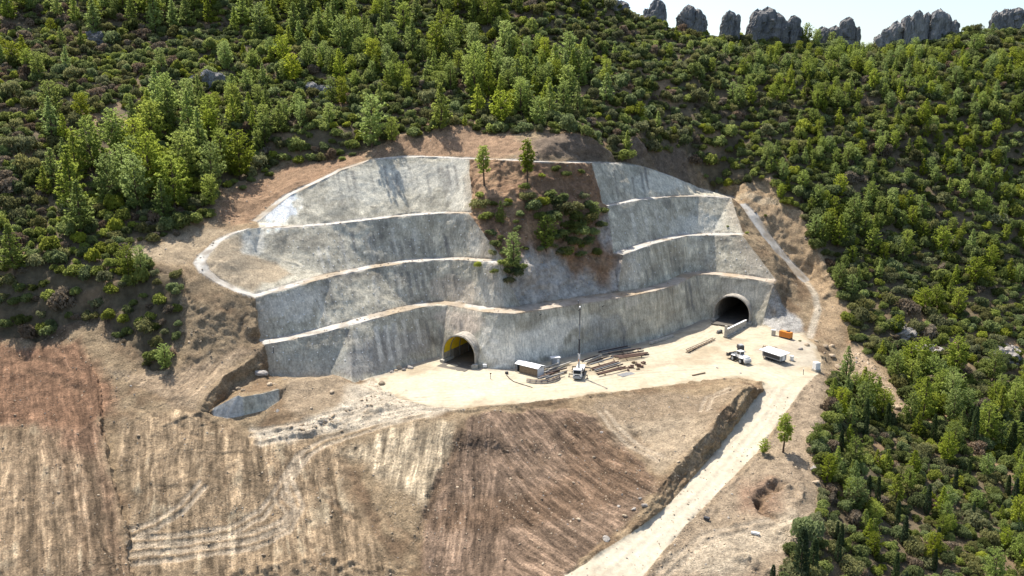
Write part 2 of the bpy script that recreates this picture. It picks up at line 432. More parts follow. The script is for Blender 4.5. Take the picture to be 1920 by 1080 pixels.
# ------------------------------------------------------------------ tunnel mouths: frames of the two portals
def portal_frame(right_px, right_py, z, width):
    b = Vector(atz(right_px, right_py, z))
    n = Vector((-0.50, -0.866, 0)).normalized()        # the mouth looks out this way
    u = Vector((0.866, -0.50, 0)).normalized()         # to the right along the mouth
    c = b - u * (width / 2)
    return c, n, u
PORT = [portal_frame(893, 689, 0.0, 11.8), portal_frame(1406, 609, 1.2, 13.0)]
PR = [5.9, 6.5]                                        # outer radius of the mouth ring

# ------------------------------------------------------------------ relief
X, Y = V[:, 0].copy(), V[:, 1].copy()
P0 = V.copy()
disp = np.zeros(len(V))
wall_m = np.zeros(len(V), bool); berm_m = np.zeros(len(V), bool)
for nm in ZN:
    if nm.startswith(('wall', 'block')):
        wall_m |= Zm[nm]
    if nm.startswith(('berm', 'track', 'rpath')):
        berm_m |= Zm[nm]
edge_m = wall_m & berm_m
g_m = Zm['ground'] | Zm['spur']
h_m = Zm['hill'] & ~Zm['ground']
r_m = Zm['road'] | Zm['platform']

def sub(mask, fn):
    out = np.zeros(len(V))
    out[mask] = fn(P0[mask])
    return out

# shotcrete: lumpy with shallow runnels
disp += sub(wall_m & ~berm_m, lambda p: 0.30 * fbm(p, (7, 7, 4), 3, 3) + 0.08 * fbm(p, (1.5, 1.5, 0.9), 2, 4) + 0.09 * fbm(p, (1.3, 1.3, 9), 2, 9))
disp += sub(edge_m, lambda p: 0.34 * fbm(p, 2.6, 3, 3))
disp += sub(berm_m & ~wall_m, lambda p: 0.10 * fbm(p, 2.0, 2, 8))
# soil
soil_amp = sub(g_m & ~wall_m & ~berm_m, lambda p: 0.5 * fbm(p, 7, 2, 21) + 0.34 * fbm(p, 2.2, 3, 22) + 0.16 * (1 - 2 * np.abs(fbm(p, 1.5, 2, 23))))
steep = 1 - N[:, 2]
soil_amp *= (0.6 + 1.6 * np.clip(steep, 0, .6))
soil_amp += sub(g_m & ~wall_m & ~berm_m & (steep > .2), lambda p: 0.8 * fbm(p, (2.6, 2.6, 6), 3, 24)) * sstep(.2, .4, steep)
disp += soil_amp
disp += sub(h_m, lambda p: 1.4 * fbm(p, 14, 3, 31))
disp += sub(h_m & (N[:, 2] < .75) & (X < -60) & (Y < 226), lambda p: 1.5 * fbm(p, (3.2, 3.2, 14), 3, 33))
disp += sub(r_m & ~g_m & ~wall_m, lambda p: 0.08 * fbm(p, 6, 3, 41))
# spur: craggy
disp += sub(Zm['spur'] & ~wall_m & ~berm_m, lambda p: 0.9 * fbm(p, (5, 5, 6), 3, 51) * np.clip((p[:, 2] - 15) / 8, .15, 1) + 0.3 * fbm(p, 1.5, 2, 52))

def local(poly, grow=6.0):
    q = np.asarray(poly)
    return np.nonzero((X > q[:, 0].min() - grow) & (X < q[:, 0].max() + grow) & (Y > q[:, 1].min() - grow) & (Y < q[:, 1].max() + grow))[0]

def area_weight(poly, feather=2.0, rough=1.5, seed=0):
    """soft ragged membership of a patch of ground given by its outline in plan"""
    w = np.zeros(len(V))
    k = local(poly, feather + 3)
    if not len(k):
        return w
    p = P0[k].copy(); p[:, 2] = 0
    x = X[k] + rough * fbm(p, 5, 3, 60 + seed); y = Y[k] + rough * fbm(p, 5, 3, 90 + seed)
    ins = in_poly(x, y, poly)
    d, _, _ = seg_dist(x, y, list(poly) + [poly[0]])
    w[k] = sstep(-feather, feather, np.where(ins, d, -d))
    return w

def line_weight(ln, width, soft=0.5):
    w = np.zeros(len(V))
    k = local(ln, width + soft + 1)
    if len(k):
        d, _, _ = seg_dist(X[k], Y[k], ln)
        w[k] = 1 - sstep(width, width + soft, d)
    return w

# outlines of the patches of soil, taken where they lie on the ground
poly_px = {
    'red': [(-100, 638), (80, 650), (150, 640), (196, 700), (236, 745), (190, 790), (185, 860), (120, 850), (60, 800), (-100, 800)],
    'red2': [(60, 800), (185, 800), (230, 1000), (240, 1080), (150, 1080), (120, 930)],
    'leftfield': [(-100, 800), (60, 800), (185, 870), (235, 1080), (-100, 1080)],
    'midfield': [(215, 800), (330, 770), (470, 815), (640, 835), (640, 900), (740, 1080), (255, 1080), (235, 900)],
    'cream': [(640, 840), (760, 800), (862, 785), (835, 880), (800, 965), (730, 900), (680, 870)],
    'wedge': [(872, 782), (960, 768), (1060, 765), (1130, 790), (1185, 850), (1235, 905), (1200, 950), (1140, 1010), (1050, 1085), (780, 1085), (788, 985), (828, 880)],
    'wedge_dark': [(1060, 775), (1130, 800), (1190, 860), (1230, 905), (1160, 940), (1000, 985), (800, 985), (830, 940), (960, 930), (1060, 900)],
    'hollow': [(1090, 757), (1240, 738), (1390, 722), (1345, 780), (1290, 840), (1240, 880), (1190, 850), (1140, 790)],
    'hollow_pale': [(1150, 800), (1300, 780), (1330, 800), (1280, 855), (1240, 890), (1200, 850)],
    'ramp': [(497, 655), (430, 690), (375, 765), (330, 760), (250, 720), (200, 700), (330, 690), (440, 660)],
    'shelf': [(215, 478), (300, 452), (400, 425), (440, 432), (380, 465), (355, 500), (250, 495)],
    'headsoil': [(690, 276), (740, 258), (850, 236), (960, 252), (1005, 290), (940, 297), (760, 291), (700, 295)],
    'bandsoil': [(430, 360), (530, 316), (690, 274), (690, 298), (590, 342), (520, 382), (440, 425), (400, 400)],
    'bank': [(1000, 262), (1110, 257), (1290, 280), (1310, 345), (1210, 310), (1100, 302), (1010, 300)],
    'rightsoil': [(1290, 320), (1450, 330), (1500, 395), (1530, 470), (1580, 560), (1590, 640), (1540, 640), (1520, 540), (1400, 390), (1330, 360)],
    'apron': [(1420, 560), (1450, 540), (1470, 575), (1500, 600), (1506, 622), (1470, 628), (1425, 612)],
    'clear': [(1500, 730), (1545, 700), (1555, 780), (1535, 850), (1525, 900), (1545, 960), (1540, 1010), (1490, 1050), (1480, 1090), (1200, 1090), (1345, 915), (1420, 850)],
    'clear_pale': [(1240, 1080), (1330, 1000), (1420, 985), (1500, 960), (1530, 1000), (1430, 1040), (1380, 1080)],
    'clear_red': [(1380, 905), (1450, 900), (1460, 960), (1390, 965)],
    'heap': [(525, 735), (545, 706), (600, 701), (635, 696), (655, 715), (690, 735), (640, 760), (545, 785)],
    'rubble': [(500, 812), (620, 780), (730, 730), (770, 732), (700, 760), (620, 800), (540, 825)],
    'yard': [(720, 735), (830, 672), (900, 690), (960, 690), (1000, 700), (940, 730), (860, 766), (780, 757)],
    'greyyard': [(1420, 655), (1530, 640), (1540, 690), (1440, 690)],
    'streak': [(1600, 645), (1650, 690), (1725, 775), (1690, 780), (1620, 720), (1580, 670)],
    'scrubface': [(-100, 505), (100, 505), (330, 505), (345, 560), (325, 640), (312, 690), (272, 690), (250, 640), (200, 602), (150, 612), (80, 640), (-100, 632)],
    'bowl': [(380, 492), (415, 452), (448, 442), (455, 470), (520, 490), (545, 515), (470, 545), (400, 516)],
}
POLY = {k: [tuple(hit(*p)) for p in v] for k, v in poly_px.items()}
AW = {}
for i, (k, v) in enumerate(POLY.items()):
    AW[k] = area_weight(v, 0.9 if k in ('wedge', 'apron', 'bowl', 'rubble') else 2.0, 1.2 if k in ('apron', 'bowl') else 2.4, i)

# bulldozer runs down the fill: grooves and spill ribs that follow the fall of each slope
RUNUV = np.zeros((len(V), 3))
def runs(w, a_px, b_px, across, amp, seed):
    a, b = hit(*a_px), hit(*b_px)
    d = Vector((b.x - a.x, b.y - a.y)).normalized()
    k = np.nonzero(w > 0.01)[0]
    s = X[k] * d.y - Y[k] * d.x
    t = X[k] * d.x + Y[k] * d.y
    q = np.stack([s + 0.6 * fbm(P0[k], 9, 2, seed + 3), t, np.zeros(len(k))], 1)
    out = np.zeros(len(V))
    m_ = w[k] > RUNUV[k, 2]
    RUNUV[k[m_]] = np.stack([q[:, 0] + seed * 3.1, t, w[k]], 1)[m_]
    out[k] = fbm(q, (across, across * 12, 1), 4, seed, 0.75) * w[k] * 1.25
    return out, amp
RUN = []
RUN.append(runs(AW['leftfield'] * 1.0, (80, 830), (85, 1050), 1.5, 0.30, 101))
RUN.append(runs(np.maximum(AW['red2'], AW['red'] * .7), (150, 760), (190, 1050), 1.4, 0.35, 102))
RUN.append(runs(AW['midfield'], (400, 830), (405, 1050), 1.7, 0.34, 103))
RUN.append(runs(AW['cream'], (790, 800), (770, 950), 1.1, 0.22, 104))
left_wedge = area_weight(hits((872, 782), (930, 790), (960, 1085), (780, 1085), (788, 985), (828, 880)), 4, 3, 70)
RUN.append(runs(AW['wedge'] * left_wedge, (880, 800), (860, 1050), 1.3, 0.34, 105))
RUN.append(runs(AW['wedge'] * (1 - left_wedge), (960, 800), (1130, 960), 1.5, 0.50, 106))
RUN.append(runs(AW['ramp'] * 0.6, (480, 665), (380, 760), 1.6, 0.25, 107))
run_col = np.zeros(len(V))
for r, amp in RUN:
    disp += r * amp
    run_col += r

# wheel tracks worn into the fill
track_px = [
    [(244, 1018), (330, 1012), (430, 995), (490, 965), (520, 925), (560, 860), (610, 828), (700, 800), (800, 775)],
    [(246, 1032), (350, 1024), (470, 1008), (530, 985), (548, 960), (520, 930)],
    [(245, 1048), (340, 1040), (480, 1020), (540, 990), (560, 950), (540, 900), (575, 850)],
    [(470, 812), (560, 800), (650, 775), (740, 748), (800, 748)],
    [(480, 826), (580, 812), (690, 782), (790, 765), (870, 764)],
    [(240, 1005), (290, 985), (345, 950), (380, 910)],
    [(1130, 770), (1150, 800), (1190, 835), (1240, 860)],
    [(1320, 770), (1330, 745), (1370, 730)],
    [(1240, 1080), (1320, 1010), (1400, 990), (1470, 975)],
]
track_w = np.zeros(len(V))
for t in track_px:
    c = hits(*t)
    for off in (-0.95, 0.95):
        w = line_weight(offset(c, off), 0.28, 0.5)
        track_w = np.maximum(track_w, w)
road_tracks = [[(770, 745), (900, 735), (1050, 722), (1200, 700), (1330, 690), (1420, 690), (1475, 712)], [(1200, 668), (1260, 655), (1300, 640), (1345, 612), (1375, 600)],
               [(1475, 720), (1430, 780), (1370, 852), (1300, 930), (1225, 995), (1130, 1078)], [(868, 690), (860, 715), (900, 738), (980, 735)]]
rut_w = np.zeros(len(V))
for t in road_tracks:
    c = hits(*t)
    for off in (-2.9, -1.1, 1.1, 2.9):
        rut_w = np.maximum(rut_w, line_weight(offset(c, off), 0.35, 0.6) * (1 if abs(off) < 2 else 0.6))
disp -= 0.24 * track_w + 0.10 * rut_w * (r_m | g_m)
# erosion gullies, ditches and the ridges between dumps of fill: (line, half width, depth, colour share)
GROOVES = [([(640, 850), (665, 900), (690, 960), (730, 1020), (770, 1090)], 1.1, .8, .8), ([(575, 890), (600, 925), (640, 960), (690, 975)], .6, .9, .5), ([(700, 955), (740, 985), (790, 1025)], .6, .8, .5),
           ([(868, 792), (850, 840), (832, 885), (800, 965), (787, 1010), (785, 1090)], .9, .9, .5), ([(1480, 902), (1474, 906), (1444, 914), (1424, 938), (1428, 958), (1452, 972), (1460, 974)], 1.1, 3.2, .8), ([(1352, 905), (1325, 930), (1305, 950), (1292, 958)], .7, 1.4, .5),
           ([(1175, 800), (1200, 828), (1222, 836)], .8, 1.0, .4), ([(1105, 785), (1150, 832), (1195, 885), (1235, 912)], .8, .8, .5), ([(1000, 785), (1060, 835), (1130, 900), (1170, 950)], .4, .5, .3), ([(960, 800), (1010, 850), (1080, 930)], .4, .5, .3), ([(930, 810), (960, 870), (1010, 950)], .4, .5, .3),
           ([(460, 562), (455, 600), (448, 650)], .6, .9, .3), ([(340, 505), (352, 560), (318, 610)], .6, 1.3, .3), 
           ([(0, 662), (80, 672), (150, 700)], .6, .6, .3), ([(20, 690), (90, 700), (170, 745)], .6, .5, .3), ([(240, 760), (310, 790), (390, 830)], .5, .5, .2), ([(300, 745), (370, 780), (450, 815)], .6, .6, .3), ([(120, 860), (140, 960), (170, 1080)], .5, .5, .3), ([(60, 870), (65, 980), (80, 1080)], .5, .4, .3),
           ([(300, 850), (310, 940), (330, 1000)], .4, .4, .3), ([(420, 860), (430, 930)], .4, .4, .3), ([(500, 850), (515, 900), (545, 990)], .5, .5, .3), ([(560, 1000), (590, 1040), (600, 1090)], .5, .6, .4), ([(250, 560), (262, 620), (285, 690)], .8, 1.2, .2), ([(100, 520), (110, 580), (118, 636)], .9, 1.4, .2), ([(180, 520), (190, 570), (196, 600)], .9, 1.4, .2)]
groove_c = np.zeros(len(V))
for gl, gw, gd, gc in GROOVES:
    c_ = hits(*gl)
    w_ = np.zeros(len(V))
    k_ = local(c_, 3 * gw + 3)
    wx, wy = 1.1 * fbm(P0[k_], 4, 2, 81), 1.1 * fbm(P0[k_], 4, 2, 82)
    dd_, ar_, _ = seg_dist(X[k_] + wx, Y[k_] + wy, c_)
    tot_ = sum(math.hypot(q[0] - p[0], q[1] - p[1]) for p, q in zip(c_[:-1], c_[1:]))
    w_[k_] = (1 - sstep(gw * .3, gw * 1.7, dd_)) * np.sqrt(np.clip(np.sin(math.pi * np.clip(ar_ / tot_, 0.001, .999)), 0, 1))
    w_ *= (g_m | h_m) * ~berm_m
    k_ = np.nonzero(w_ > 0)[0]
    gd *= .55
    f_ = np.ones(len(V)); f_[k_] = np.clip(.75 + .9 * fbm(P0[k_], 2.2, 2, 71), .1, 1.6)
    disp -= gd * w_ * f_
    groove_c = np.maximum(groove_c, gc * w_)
# windrows of loose gravel along the haul road and tipped lumps along the lower edge
for ln_, off in ((roadL, -.9), (roadR, .9), (front, -.8)):
    w_ = line_weight(offset(ln_, off), .3, .7) * g_m
    k_ = np.nonzero(w_ > 0)[0]
    f_ = np.zeros(len(V)); f_[k_] = np.clip(fbm(P0[k_], 2.5, 3, 73) + .25, 0, 1)
    disp += .75 * w_ * f_
for ln_ in ([(440, 1078), (520, 1068), (600, 1058), (680, 1062), (760, 1075)], [(500, 826), (570, 812), (640, 796), (720, 765)], [(1390, 985), (1450, 1000), (1500, 990)], [(1450, 905), (1500, 915), (1510, 940)], [(1380, 1040), (1420, 1060), (1440, 1085)]):
    w_ = line_weight(hits(*ln_), .8, 1.6)
    k_ = np.nonzero(w_ > 0)[0]
    f_ = np.zeros(len(V)); f_[k_] = np.clip(fbm(P0[k_], 1.9, 3, 74) + .15, 0, 1)
    disp += 1.5 * w_ * f_ * g_m
disp += 0.7 * AW['rubble'] * np.clip(sub(AW['rubble'] > 0, lambda p: fbm(p, 1.6, 3, 77)) + 0.1, 0, 1)
disp += 0.5 * AW['streak'] * np.clip(sub(AW['streak'] > 0, lambda p: fbm(p, 1.8, 3, 78)), 0, 1)
V = V + N * disp[:, None]
# berm and wall edges stay tidy, the road hugs the ground

# ------------------------------------------------------------------ colour of the materials themselves (no light in it)
def lerp(c, rgb, w):
    w = np.clip(w, 0, 1)[:, None]
    return c * (1 - w) + np.asarray(rgb)[None, :] * w
n1 = sub(~h_m, lambda p: fbm(p, 6, 3, 201)); n2 = sub(~h_m, lambda p: fbm(p, 1.6, 3, 202))
col = np.zeros((len(V), 3))
# soil
soil = lerp(np.tile([0.36, 0.265, 0.160], (len(V), 1)), (0.25, 0.170, 0.100), sstep(-.1, .5, n1))
soil = lerp(soil, (0.27, 0.150, 0.088), AW['red'] * .9)
soil = lerp(soil, (0.30, 0.185, 0.115), AW['red2'] * .8)
soil = lerp(soil, (0.33, 0.235, 0.145), AW['leftfield'] * .8)
soil = lerp(soil, (0.34, 0.245, 0.150), AW['midfield'] * .85)
soil = lerp(soil, (0.47, 0.375, 0.25), AW['cream'] * .9)
soil = lerp(soil, (0.215, 0.148, 0.100), AW['wedge'] * .97)
soil = lerp(soil, (0.165, 0.105, 0.064), AW['wedge_dark'] * AW['wedge'] * .7)
soil = lerp(soil, (0.31, 0.235, 0.155), AW['hollow'] * .9)
soil = lerp(soil, (0.47, 0.37, 0.25), AW['hollow_pale'] * .7)
soil = lerp(soil, (0.46, 0.34, 0.22), AW['ramp'] * .8)
soil = lerp(soil, (0.45, 0.35, 0.23), AW['shelf'] * .9)
soil = lerp(soil, (0.40, 0.255, 0.155), AW['headsoil'] * .9)
soil = lerp(soil, (0.38, 0.235, 0.14), AW['bandsoil'] * .8)
soil = lerp(soil, (0.20, 0.15, 0.11), AW['bank'] * .85)
soil = lerp(soil, (0.47, 0.335, 0.20), AW['rightsoil'] * .9)
soil = lerp(soil, (0.39, 0.30, 0.205), AW['clear'] * .8)
soil = lerp(soil, (0.55, 0.45, 0.32), AW['clear_pale'] * .8)
soil = lerp(soil, (0.34, 0.20, 0.125), AW['clear_red'] * .6)
soil = lerp(soil, (0.42, 0.32, 0.21), AW['heap'] * .9)
soil = lerp(soil, (0.20, 0.165, 0.13), AW['rubble'] * .8)
soil = lerp(soil, (0.50, 0.37, 0.24), AW['streak'] * .9)
soil = lerp(soil, (0.155, 0.115, 0.08), AW['scrubface'] * .85)
soil = lerp(soil, (0.46, 0.44, 0.40), AW['apron'] * sstep(-.5, .1, n1 + .3) * .9)
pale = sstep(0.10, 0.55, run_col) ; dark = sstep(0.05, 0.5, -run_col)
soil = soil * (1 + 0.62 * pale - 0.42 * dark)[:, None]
soil = lerp(soil, (0.54, 0.435, 0.285), sstep(.2, .6, n1 + .5 * run_col) * .7 * np.maximum(AW['midfield'], AW['leftfield']))
soil = lerp(soil, (0.52, 0.42, 0.30), track_w * .7)
tail = area_weight(hits((662, 722), (700, 708), (725, 730), (750, 742), (790, 758), (860, 768), (760, 786), (640, 808), (560, 822), (480, 826), (470, 808), (560, 792), (640, 768)), 1.5, 2.0, 310)
soil = lerp(soil, (0.62, 0.53, 0.40), tail * .92 * sstep(-.8, .0, n1 + .2))
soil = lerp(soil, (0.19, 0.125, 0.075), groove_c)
soil = lerp(soil, (0.58, 0.50, 0.38), line_weight(hits((1512, 530), (1528, 552), (1534, 580), (1526, 606), (1518, 632)), .7, .9) * .8)
soil = lerp(soil, (0.56, 0.44, 0.29), line_weight(hits((1380, 374), (1430, 379), (1500, 383)), .8, .9) * .8)
soil = soil * (1 + 0.26 * n2)[:, None]
# hill floor: litter, dry grass, some bare earth
hill = lerp(np.tile([0.13, 0.10, 0.06], (len(V), 1)), (0.30, 0.20, 0.115), sstep(.05, .5, sub(h_m, lambda p: fbm(p, 16, 3, 211))))
spurc = lerp(np.tile([0.25, 0.150, 0.088], (len(V), 1)), (0.34, 0.215, 0.125), sstep(-.1, .4, n1))
apron_poly = hits((935, 495), (985, 480), (1040, 470), (1075, 510), (1100, 530), (1165, 500), (1168, 520), (1180, 545), (1080, 562), (975, 578))
wa = area_weight(apron_poly, 2.0, 3.0, 300)
spurc = lerp(spurc, (0.44, 0.41, 0.36), wa * .85)
wside = area_weight(hits((1140, 400), (1168, 478), (1178, 545), (1150, 548), (1155, 480), (1120, 430)), 1.5, 2.0, 301)
spurc = lerp(spurc, (0.44, 0.40, 0.35), wside * .7)
# concrete
cw = sub(wall_m, lambda p: fbm(p, (7, 7, 5), 3, 221)); cs = sub(wall_m, lambda p: fbm(p, (1.4, 1.4, 14), 3, 222)); cb = sub(wall_m, lambda p: fbm(p, (9, 9, 1.1), 3, 223))
shot = lerp(np.tile([0.355, 0.340, 0.298], (len(V), 1)), (0.245, 0.234, 0.207), sstep(0.0, .6, cw))
shot = lerp(shot, (0.45, 0.43, 0.375), sstep(0.15, .6, -cw + .25 * cs))
shot = shot * (1 + 0.36 * cs + 0.16 * cb)[:, None]
def blob(px, py, rx, rz, rgb, s, seed=0, rough=0.5):
    global shot
    c = hit(px, py)
    k = np.nonzero(wall_m & (np.abs(X - c.x) < 2.2 * rx) & (np.abs(P0[:, 2] - c.z) < 2.2 * rz) & (np.abs(Y - c.y) < 2 * rx + 8))[0]
    d = np.sqrt(((X[k] - c.x) / rx) ** 2 + ((P0[k, 2] - c.z) / rz) ** 2) + rough * fbm(P0[k], 2.5, 3, 400 + seed)
    w = np.zeros(len(V)); w[k] = (1 - sstep(.7, 1.15, d)) * s
    shot = lerp(shot, rgb, w)
WHT = (0.62, 0.61, 0.59)
for i, a in enumerate([(528, 390, 5.0, 5.6, (0.74, 0.72, 0.68), 1.0), (545, 572, 9, 4, (0.50, 0.49, 0.47), .7), (470, 455, 4, 4, (0.5, 0.5, .49), .6), (700, 345, 16, 6, (0.47, 0.47, 0.44), .55), (800, 330, 14, 5, (0.46, 0.46, 0.44), .5),
                       (860, 350, 4, 14, (0.5, 0.49, 0.46), .5), (850, 540, 10, 4, (0.43, 0.38, 0.33), .7), (880, 600, 6, 4, (0.42, 0.36, 0.32), .6), (855, 605, 8, 3, (0.42, 0.36, 0.32), .6), (985, 655, 14, 5, WHT, .75), (935, 640, 6, 7, WHT, .5), (1050, 610, 12, 2.5, WHT, .45),
                       (1110, 660, 12, 4, (0.25, 0.25, 0.25), .6), (1130, 610, 7, 3, (0.24, 0.25, 0.26), .6), (940, 600, 5, 3, (0.26, 0.27, 0.26), .6), (1240, 340, 14, 4, (0.50, 0.50, 0.47), .6), (1300, 420, 12, 4, (0.48, 0.48, 0.46), .6), (1180, 520, 4, 8, (0.5, 0.48, 0.45), .5),
                       (1400, 545, 10, 3, (0.42, 0.40, 0.37), .5), (1440, 500, 6, 6, (0.46, 0.45, 0.42), .6), (905, 460, 6, 6, (0.46, 0.45, 0.43), .6), (930, 545, 7, 6, (0.43, 0.42, 0.40), .5), (600, 680, 14, 4, (0.29, 0.30, 0.29), .6), (720, 660, 12, 5, (0.22, 0.22, 0.235), .6)]):
    blob(*a, seed=i)
# pale lime runs down the dark walls
def run_down(px, py0, py1, w, s, rgb=(0.55, 0.54, 0.52)):
    global shot
    a, b = hit(px, py0), hit(px + (py1 - py0) * 0.18, py1)
    k = np.nonzero(wall_m & (np.abs(X - a.x) < 6) & (np.abs(Y - a.y) < 9) & (P0[:, 2] < a.z + .3) & (P0[:, 2] > b.z))[0]
    if not len(k):
        return
    f = (a.z - P0[k, 2]) / max(a.z - b.z, .1)
    d = np.abs(X[k] - (a.x + (b.x - a.x) * f)) + 0.25 * fbm(P0[k], 1.5, 2, 7)
    wgt = np.zeros(len(V)); wgt[k] = (1 - sstep(w, w + .5, d)) * s * (1 - .5 * f)
    shot = lerp(shot, rgb, wgt)
for a in [(705, 615, 680, .35, .9), (722, 612, 676, .35, .9), (738, 607, 672, .35, .8), (755, 600, 650, .25, .6), (780, 600, 645, .25, .6), (665, 622, 670, .25, .5), (598, 470, 520, .25, .5), (612, 465, 515, .2, .5), (640, 455, 515, .25, .45), (690, 440, 500, .3, .4), (735, 430, 490, .3, .4), (775, 430, 480, .3, .4),
          (700, 520, 575, .25, .4), (745, 515, 565, .25, .4), (600, 560, 620, .25, .5), (1210, 410, 440, .25, .5), (1185, 400, 450, .3, .5), (1230, 395, 440, .25, .4)]:
    run_down(*a)
rr = np.random.default_rng(3)
for _ in range(150):                                    # dark seepage runs
    x0 = rr.uniform(600, 870) if rr.random() < .55 else rr.uniform(1150, 1400)
    y0 = rr.choice([310, 432, 505, 600]) + rr.uniform(0, 25)
    run_down(x0, y0, y0 + rr.uniform(25, 70), rr.uniform(.1, .3), rr.uniform(.25, .6), (0.13, 0.13, 0.135))
# yard, road, berms
yard = lerp(np.tile([0.53, 0.455, 0.335], (len(V), 1)), (0.42, 0.34, 0.235), sstep(.0, .6, sub(r_m, lambda p: fbm(p, 9, 3, 231))))
yard = lerp(yard, (0.60, 0.53, 0.40), AW['yard'] * .7)
yard = lerp(yard, (0.42, 0.37, 0.30), AW['greyyard'] * .7)
yard = lerp(yard, (0.62, 0.55, 0.42), rut_w * .5)
yard = lerp(yard, (0.36, 0.29, 0.205), sstep(.15, .6, sub(r_m, lambda p: fbm(p, (12, 4, 4), 4, 233, .65))) * .55 * (1 - .7 * rut_w))
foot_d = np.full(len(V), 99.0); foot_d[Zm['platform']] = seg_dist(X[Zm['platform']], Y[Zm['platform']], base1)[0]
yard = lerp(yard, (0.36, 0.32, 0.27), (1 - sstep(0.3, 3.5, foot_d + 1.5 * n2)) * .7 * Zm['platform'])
fd = np.full(len(V), 99.0)
kk = np.nonzero(r_m)[0]
fd[kk] = np.minimum(np.minimum(seg_dist(X[kk], Y[kk], front)[0], seg_dist(X[kk], Y[kk], right_foot)[0]), np.minimum(seg_dist(X[kk], Y[kk], roadL)[0], seg_dist(X[kk], Y[kk], roadR)[0]) * 3.5)
yard = lerp(yard, (0.37, 0.285, 0.185), (1 - sstep(-.8, 2.2, fd + 2.6 * n1 + 1.5 * n2)) * .75)
berm = lerp(np.tile([0.62, 0.58, 0.51], (len(V), 1)), (0.47, 0.38, 0.27), sstep(.0, .5, sub(berm_m, lambda p: fbm(p, 8, 3, 241))))
berm = lerp(berm, (0.52, 0.38, 0.24), Zm['berm1'] * sstep(-20, 10, X) * .5)
berm = lerp(berm, (0.36, 0.30, 0.23), sstep(.0, .5, sub(berm_m, lambda p: fbm(p, 3.5, 3, 243))) * .7)
berm = berm * (1 + 0.18 * n2)[:, None]

soil *= np.array([.80, .80, .80]); yard *= np.array([.81, .81, .79]); berm *= .74
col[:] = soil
col = np.where(h_m[:, None], hill, col)
col = np.where(Zm['spur'][:, None], spurc * (1 + .25 * n2)[:, None], col)
yard = lerp(yard, (0.56, 0.49, 0.375), Zm['road'] * .45)
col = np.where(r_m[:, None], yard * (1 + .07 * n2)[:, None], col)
shot *= np.array([1.36, 1.29, 1.13])
shot = lerp(shot, (0.56, 0.53, 0.48), Zm['blockA'] * .7)
# dust and soil washed over the ends of the walls
for ends_, reach in (([base1[0], top1[0], in1[0], top2L[0]], 7.0), ([full2L[-1], in1[kA]], 4.0), ([top2R[0], in1[kB]], 4.0), ([top1[-1], in1[-1], top2R[-1], in2R[-1], top3R[-1]], 5.0), ([in3L[-1], top3L[-1], in2L[-1]], 3.0), ([top4[mA], in3L[-1]], 3.0)):
    k_ = np.nonzero(wall_m)[0]
    d_ = seg_dist(X[k_], Y[k_], ends_)[0] + 2.4 * n1[k_] + 1.2 * n2[k_]
    w_ = np.zeros(len(V)); w_[k_] = (1 - sstep(0, reach, d_)) * .75
    shot = lerp(shot, (0.40, 0.335, 0.25), w_)
col = np.where(wall_m[:, None], shot, col)
col = np.where((Zm['wall3L'] & (AW['bowl'] > .02))[:, None], lerp(shot, (0.40, 0.315, 0.21), AW['bowl'] * .95) * (1 + .15 * n2)[:, None], col)
col = np.where(berm_m[:, None], berm, col)
col = np.clip(col, 0.02, 0.8)

# ------------------------------------------------------------------ materials
def new_mat(name):
    m = bpy.data.materials.new(name)
    m.use_nodes = True
    nt = m.node_tree
    b = nt.nodes['Principled BSDF']
    b.inputs['Roughness'].default_value = 0.9
    b.inputs['Specular IOR Level'].default_value = 0.15
    return m, nt, b
def node(nt, kind, **kw):
    n = nt.nodes.new(kind)
    for k, v in kw.items():
        if hasattr(n, k):
            setattr(n, k, v)
    return n
def coords(nt, scale=(1, 1, 1)):
    g = node(nt, 'ShaderNodeNewGeometry')
    mp = node(nt, 'ShaderNodeMapping')
    mp.inputs['Scale'].default_value = scale
    nt.links.new(g.outputs['Position'], mp.inputs['Vector'])
    return mp.outputs[0]
def noise(nt, scale, detail=5, rough=0.6, vec_scale=(1, 1, 1)):
    n = node(nt, 'ShaderNodeTexNoise')
    n.inputs['Scale'].default_value = scale
    n.inputs['Detail'].default_value = detail
    n.inputs['Roughness'].default_value = rough
    nt.links.new(coords(nt, vec_scale), n.inputs['Vector'])
    return n.outputs['Fac']
def remap(nt, v, a, b, c, d):
    r = node(nt, 'ShaderNodeMapRange')
    for k, x in zip(('From Min', 'From Max', 'To Min', 'To Max'), (a, b, c, d)):
        r.inputs[k].default_value = x
    nt.links.new(v, r.inputs['Value'])
    return r.outputs[0]
def math_(nt, op, a, b):
    n = node(nt, 'ShaderNodeMath', operation=op)
    for i, x in enumerate((a, b)):
        if isinstance(x, (int, float)):
            n.inputs[i].default_value = x
        else:
            nt.links.new(x, n.inputs[i])
    return n.outputs[0]
def scaled(nt, color, fac):
    n = node(nt, 'ShaderNodeVectorMath', operation='SCALE')
    nt.links.new(color, n.inputs[0])
    nt.links.new(fac, n.inputs['Scale'])
    return n.outputs[0]
